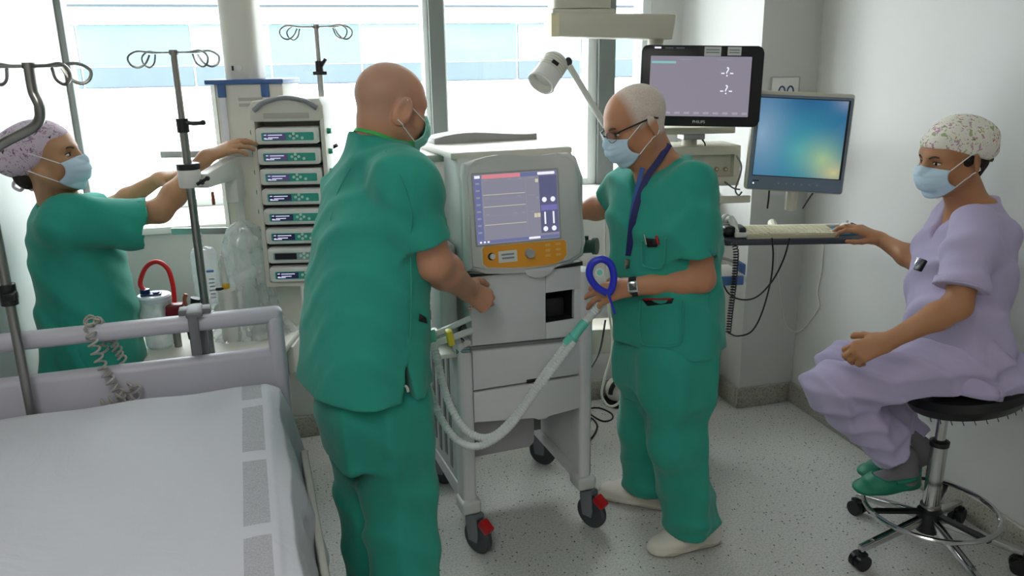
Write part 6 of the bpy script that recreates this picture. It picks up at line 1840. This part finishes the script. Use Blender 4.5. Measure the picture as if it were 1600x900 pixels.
# ------------------------------------------------------------------ seated woman in lavender
def woman_seated():
    org = Vector((2.045, 2.02, 0))
    org = Vector((so.x, so.y, seat_top))
    per = thing('person', 'woman in lavender scrubs and flowered cap sitting on the stool using the mouse', 'person', org)
    yaw = radians(165 + 2); D0 = 2.46
    HM = head_matrix(P(1488, 246, 2.44), radians(165 + 14), radians(-10), 0, .94)
    hd = head_ops(HM, .75, .95)
    nb = P(1518, 322, 2.46)
    neck = [cone(HM @ Vector((0, -.02, -.04)), nb, .046, .052, .03), cone(HM @ Vector((0, .0, -.08)), P(1505, 325, 2.46), .034, .045, .03)]
    S, E, W = P(1522, 362, 2.31), P(1497, 478, 2.24), P(1390, 532, 2.26)
    arm = arm_ops(S, E, W, .92)
    hnd, _ = hand_ops(W + (W - E).normalized() * .01, P(1340, 549, 2.285) - W, Vector((-.15, -.75, .75)), False, [(.55, .9, .6), (.6, 1.0, .6), (.65, 1.0, .6), (.7, 1.0, .6)], (.3, .3, .2), .03, .95)
    S2, E2, W2 = P(1505, 355, 2.62), P(1436, 410, 2.78), P(1376, 374, 2.95)
    arm2 = arm_ops(S2, E2, W2, .9)
    h2, _ = hand_ops(W2 + (W2 - E2).normalized() * .008, P(1328, 350, 3.0) - W2, Vector((.1, -.45, .9)), True, [(.35, .55, .35), (.3, .5, .35), (.35, .5, .35), (.4, .6, .4)], (.2, .2, .1), .10, .92)
    tn = [(P(1503, 598, D0), .172, .132), (P(1497, 560, D0), .176, .140), (P(1493, 510, D0), .17, .140), (P(1496, 450, D0), .168, .136), (P(1506, 395, D0), .176, .128),
          (P(1516, 355, D0), .168, .112), (P(1522, 330, 2.46), .125, .085), (P(1522, 310, 2.46), .07, .062)]
    hipN, hipF = P(1518, 560, 2.37), P(1516, 556, 2.56)
    knN, knF = P(1296, 606, 2.47), P(1318, 574, 2.66)
    anN, anF = P(1412, 716, 2.56), P(1440, 705, 2.66)
    legs = [cone(hipN, knN, .072, .054, .03), cone(knN, anN, .052, .036, .02), cone(hipF, knF, .072, .054, .03), cone(knF, anF, .052, .036, .02)]
    th = torso_hidden(tn, yaw, .8)
    body = hd + neck + arm + hnd + arm2 + h2 + [th] + legs
    hc = V3(HM.translation); wl = V3(W); w2 = V3(W2)
    boxes = [(hc - [.14, .14, .12], hc + [.14, .14, .13], .0034), (hc - [.2, .17, .26], hc + [.2, .17, -.118], .006), (wl - [.16, .12, .10], wl + [.06, .10, .08], .0026), (w2 - [.15, .10, .10], w2 + [.05, .16, .07], .0026)]
    for a_ in (arm, arm2):
        lo, hi = bounds(a_, .02); boxes.append((lo, hi, .0055))
    lo, hi = bounds(legs + [th], .02); boxes.append((lo, hi, .016))
    solid('body', body, .005, M_skin3, per, org, boxes)
    add_eyes(per, HM, org)
    add_mask(per, HM, hd, M_mask, org)
    # cap
    cp = [ellip((0, -.012, .045), (.087, .108, .087), HM, .03), ellip((0, -.075, .028), (.078, .085, .072), HM, .04)]
    cp.append(Op('&', lambda X, Y, Z, Mi=np.array(HM.inverted()): (.012 + .42 * (Mi[1, 0] * X + Mi[1, 1] * Y + Mi[1, 2] * Z + Mi[1, 3])) - (Mi[2, 0] * X + Mi[2, 1] * Y + Mi[2, 2] * Z + Mi[2, 3]), None, None, .006))
    cp.append(folds((.3, .2, 1), 70, .004, (1, 1, .3), 14, 1.6, None, None, .5, 2))
    lo, hi = bounds(cp[:2], .02); solid('surgical_cap', cp, .004, M_cap2, per, org, [(lo, hi, .004)])
    b = B(); c = HM @ Vector((.03, -.135, -.03)) - org
    b.tube(bez([c, c + Vector((.03, .0, .006)), c + Vector((.035, -.01, -.012)), c], 5), .006, 7); b.obj('cap_tie', mat('green_tie', '#4d6b2c', .7), per)
    hr = [ellip((0, -.085, -.025), (.05, .035, .045), HM, .02), ellip((.0, -.07, -.06), (.04, .02, .03), HM, .02), ellip((-.066, .0, -.0), (.014, .022, .024), HM, .01), ellip((.066, .0, -.0), (.014, .022, .024), HM, .01)]
    lo, hi = bounds(hr, .02); solid('hair', hr, .004, M_haird, per, org, [(lo, hi, .004)])
    # tunic
    top = [loft(tn, yaw, .03, 2.3)]
    hem, hem2 = P(1502, 448, 2.255), P(1465, 392, 2.70)
    top += [sleeve(S, hem, .074, .072, .05), sleeve(S2, hem2, .072, .066, .05)]
    top.append(folds((.6, .5, .7), 46, .009, (.2, .6, 1), 7, 1.5, None, None, .6, 2.2))
    top.append(folds((1, .1, .3), 50, .008, (.1, .3, 1), 6, 1.2, 1.2, .7, 2.2, 1.8))
    top.append(folds((-.3, .4, 1), 55, .008, (1, 1, .2), 9, 1.5, 1.0, .72, .2, 2))
    top.append(ellip(HM @ Vector((0, -.012, -.118)), (.062, .062, .044), None, .008, '-'))
    fw = Vector((cos(yaw), sin(yaw), 0)); sv = Vector((-sin(yaw), cos(yaw), 0))
    nk = V3(P(1520, 322, 2.46)); zv = P(1462, 372, 2.46).z
    def vcut(X, Y, Z):
        f = (X - nk[0]) * fw.x + (Y - nk[1]) * fw.y; s_ = np.abs((X - nk[0]) * sv.x + (Y - nk[1]) * sv.y)
        return np.maximum(np.maximum(s_ - np.clip((Z - zv) * .42, 0, .06), .02 - f), zv - Z)
    top.append(Op('-', vcut, nk - .22, nk + .22, .006))
    hz = max(seat_top + .008, P(1518, 597, D0).z)
    top.append(Op('&', lambda X, Y, Z: (hz + .012 * np.sin(11 * X + 9 * Y) + .25 * np.maximum(0, 2.02 - X) * 0) - Z, None, None, .004))
    solid('scrub_top', top, .006, M_lav, per, org)
    dS = (hem - S).normalized()
    Mc = frame_M(hem - org, dS.orthogonal().normalized(), dS.cross(dS.orthogonal().normalized()), dS)
    B().lathe([(.067, -.018), (.0755, -.017), (.076, .004), (.072, .006), (.066, .004)], n=36, M=Mc).obj('sleeve_cuff', M_lav, per)
    # clip-on badge at the chest
    c = P(1438, 414, 2.40); b = B(); b.box(c - org, (.012, .03, .04), .004, R=(0, .5, 0)); b.obj('badge_reel', M_black, per)
    B().box(P(1434, 408, 2.385) - org, (.01, .012, .026), .003, R=(0, .4, 0)).obj('badge_clip', M_chrome, per)
    # trousers
    ht = P(1385, 705, 2.55)
    def hemcut(an, kn, u):
        d = (an - kn).normalized(); return d, kn.lerp(an, u)
    dN, cN = hemcut(anN, knN, .86); dF, cF = hemcut(anF, knF, .88)
    def leg(hip, kn, an, c, d, r0, r1, r2):
        a_ = cone(hip, kn, r0, r1, .03); b_ = cone(kn, an + d * .05, r1 * .98, r2, .03); h = V3(c); n = V3(d)
        def f(X, Y, Z):
            v = smin(a_.f(X, Y, Z), np.maximum(b_.f(X, Y, Z), (X - h[0]) * n[0] + (Y - h[1]) * n[1] + (Z - h[2]) * n[2]), .03); return v
        return Op('+', f, np.minimum(a_.lo, b_.lo), np.maximum(a_.hi, b_.hi), .04)
    tr = [loft([(Vector((P(1522, 606, D0).x, P(1522, 606, D0).y, seat_top + .004)), .165, .14), (P(1520, 575, D0), .17, .15), (P(1518, 545, D0), .15, .13)], yaw, .05),
          leg(hipN, knN, anN, cN, dN, .100, .083, .076), leg(hipF, knF, anF, cF, dF, .1, .083, .076),
          folds((.9, .3, .5), 60, .009, (.3, .5, 1), 8, 1.6, None, None, .4, 2.2), folds((.3, .3, -1), 75, .0065, (1, .6, .2), 9, 1.5, None, None, 1.4, 2.0)]
    tr.append(Op('&', lambda X, Y, Z: np.where(np.sqrt((X - so.x - .066) ** 2 + (Y - so.y + .018) ** 2) < .16, seat_top + .002 - Z, -.3 + 0 * Z), None, None, .001))
    solid('scrub_trousers', tr, .006, M_lav, per, org)
    M_sock = mat('grey_sock', '#77757a', .9, bump=.1, bscale=200); M_clog = mat('green_clog', '#1c7a60', .5, var=.03)
    for an, kn, tp, hp_ in ((anN, knN, (1338, 770, 2.53), (1458, 756, 2.58)), (anF, knF, (1345, 745, 2.66), (1462, 738, 2.72))):
        toe, heel = P(*tp), P(*hp_); d = (toe - heel).normalized()
        L_ = .235; heel = toe - d * L_
        sk_ = [cone(kn.lerp(an, .75), an, .048, .043, .03), cone(an, heel + d * .05 + Vector((0, 0, .045)), .043, .04, .03), cone(heel + d * .05 + Vector((0, 0, .045)), heel + d * .15 + Vector((0, 0, .035)), .04, .036, .03)]
        solid('sock', sk_, .005, M_sock, per, org)
        ops = shoe_ops(heel, toe, up=(Vector((0, 0, 1)) - d * d.z).normalized(), w=.05, hgt=.072)
        ops += [cone(heel + d * .06 + Vector((0, 0, .085)), heel + d * .13 + Vector((0, 0, .08)), .042, .042, .012, '-')]
        cg = solid('clog', ops, .0042, M_clog, per, org)
        sdv = d.cross(Vector((0, 0, 1))).normalized(); hc2 = heel + d * .045 + Vector((0, 0, .055)) - org
        B().tube(bez([hc2 + d * .07 + sdv * .045 - Vector((0, 0, .005)), hc2 + sdv * .043, hc2 - d * .045, hc2 - sdv * .043, hc2 + d * .07 - sdv * .045 - Vector((0, 0, .005))], 6), .009, 8).obj('heel_strap', M_clog, cg)
    return per

# ------------------------------------------------------------------ woman on the left reaching to the pendant
def woman_left():
    g0 = P(130, 450, 2.66); org = Vector((g0.x, g0.y, 0))
    per = thing('person', 'woman in green scrubs and lilac patterned cap reaching towards the pumps behind the bed', 'person', org)
    yaw = radians(-15 + 16); D0 = 2.66
    HM = head_matrix(P(72, 246, 2.56), radians(-15 + 6), radians(6), 0, .97)
    hd = head_ops(HM, 0, .95)
    nb = P(92, 322, 2.60)
    neck = [cone(HM @ Vector((0, -.02, -.04)), nb, .046, .054, .03), cone(HM @ Vector((0, .0, -.08)), P(104, 315, 2.6), .034, .045, .03)]
    S, E, W = P(102, 345, 2.52), P(250, 330, 2.66), P(320, 248, 2.80)
    arm = arm_ops(S, E, W, .92)
    hnd, _ = hand_ops(W + (W - E).normalized() * .006, P(385, 218, 2.84) - W, Vector((-.1, -.35, .9)), True, [(.15, .35, .25), (.2, .35, .25), (.25, .4, .25), (.3, .45, .3)], (.2, .2, .1), .05, .95)
    S2, E2, W2 = P(120, 340, 2.82), P(180, 322, 2.96), P(248, 280, 2.92)
    arm2 = arm_ops(S2, E2, W2, .85)
    h2, _ = hand_ops(W2 + (W2 - E2).normalized() * .006, P(300, 266, 2.88) - W2, Vector((0, -.3, .95)), False, [(.2, .5, .3)] * 4, (.2, .2, .1), .03, .9)
    tn = [(P(150, 590, D0), .185, .165), (P(148, 550, D0), .185, .165), (P(142, 500, D0), .178, .158), (P(132, 440, D0), .172, .15), (P(118, 390, D0), .174, .14),
          (P(104, 350, D0), .168, .12), (P(98, 326, 2.64), .12, .085), (P(94, 306, 2.62), .066, .06)]
    hip = P(155, 600, D0); wy = Vector((-sin(yaw), cos(yaw), 0))
    legs = []
    for q in (-1, 1):
        h_ = Vector((hip.x, hip.y, .78)) + wy * .085 * q; a_ = Vector((h_.x, h_.y, .09)); legs += [cone(h_, h_.lerp(a_, .5), .075, .055, .04), cone(h_.lerp(a_, .5), a_, .055, .04, .02)]
    th = torso_hidden(tn, yaw, .8)
    body = hd + neck + arm + hnd + arm2 + h2 + [th] + legs
    hc = V3(HM.translation); wl = V3(W); w2 = V3(W2)
    boxes = [(hc - [.14, .14, .12], hc + [.14, .14, .13], .0034), (hc - [.17, .17, .26], hc + [.17, .17, -.118], .006), (wl - [.06, .12, .08], wl + [.2, .12, .12], .0026), (w2 - [.06, .12, .08], w2 + [.18, .12, .1], .0026)]
    for a_ in (arm, arm2):
        lo, hi = bounds(a_, .02); boxes.append((lo, hi, .0055))
    lo, hi = bounds(legs + [th], .02); boxes.append((lo, hi, .016))
    solid('body', body, .005, M_skin4, per, org, boxes)
    add_eyes(per, HM, org); add_mask(per, HM, hd, M_mask, org)
    cp = [ellip((0, -.014, .042), (.086, .107, .085), HM, .03), ellip((0, -.085, .012), (.076, .082, .07), HM, .04)]
    cp.append(Op('&', lambda X, Y, Z, Mi=np.array(HM.inverted()): np.maximum(-.066, -.012 + .95 * (Mi[1, 0] * X + Mi[1, 1] * Y + Mi[1, 2] * Z + Mi[1, 3])) - (Mi[2, 0] * X + Mi[2, 1] * Y + Mi[2, 2] * Z + Mi[2, 3]), None, None, .006))
    cp.append(folds((.3, .2, 1), 70, .004, (1, 1, .3), 14, 1.6, None, None, .5, 2))
    lo, hi = bounds(cp[:2], .02); solid('surgical_cap', cp, .004, M_cap1, per, org, [(lo, hi, .004)])
    b = B(); c = HM @ Vector((-.03, -.10, -.075)) - org
    for q in (-1, 1): b.tube(bez([c, c + Vector((q * .022, -.006, .012)), c + Vector((q * .034, -.008, -.008)), c + Vector((q * .016, -.006, -.022)), c], 5), .0055, 7)
    b.obj('cap_bow', mat('lilac_tie', '#d9d2d8', .6), per)
    hr = [ellip((0, -.075, -.045), (.05, .04, .05), HM, .02)]
    lo, hi = bounds(hr, .02); solid('hair', hr, .004, M_haird, per, org, [(lo, hi, .004)])
    top = [loft(tn, yaw, .03, 2.3)]
    hem, hem2 = P(226, 350, 2.63), P(165, 330, 2.92)
    top += [sleeve(S, hem, .086, .088, .066), sleeve(S2, hem2, .078, .072, .05)]
    top.append(folds((.7, .3, .5), 44, .006, (.2, .6, 1), 7, 1.5, None, None, .9, 2.2))
    top.append(folds((1, .2, .1), 50, .006, (.1, .3, 1), 5, 1.2, 1.25, .8, 2.2, 1.8))
    top.append(folds((.2, .4, 1), 40, .005, (1, 1, .2), 8, 1.6, .9, 1.2, .2, 2.4))
    top.append(ellip(HM @ Vector((0, -.012, -.125)), (.062, .062, .044), None, .008, '-'))
    hz = P(150, 575, D0).z
    top.append(Op('&', lambda X, Y, Z: hz - Z, None, None, .004))
    solid('scrub_top', top, .0062, M_scrub, per, org)
    tr = [loft([(Vector((hip.x, hip.y, .9)), .16, .13), (Vector((hip.x, hip.y, .75)), .17, .13)], yaw, .05)]
    for q in (-1, 1):
        h_ = Vector((hip.x, hip.y, .78)) + wy * .085 * q; tr.append(cone(h_, Vector((h_.x, h_.y, .08)), .1, .085, .04))
        d = Vector((cos(yaw), sin(yaw), 0)); hl = Vector((h_.x, h_.y, 0)) - d * .07
        solid('shoe', shoe_ops(hl, hl + d * .24, w=.042), .006, mat('white_shoe', '#d2ccc0', .5), per, org)
    tr.append(half((0, 0, .05), (0, 0, -1)))
    solid('scrub_trousers', tr, .012, M_scrub2, per, org)
    return per
man_bald(); man_glasses(); woman_seated(); woman_left()
bpy.context.view_layer.update()
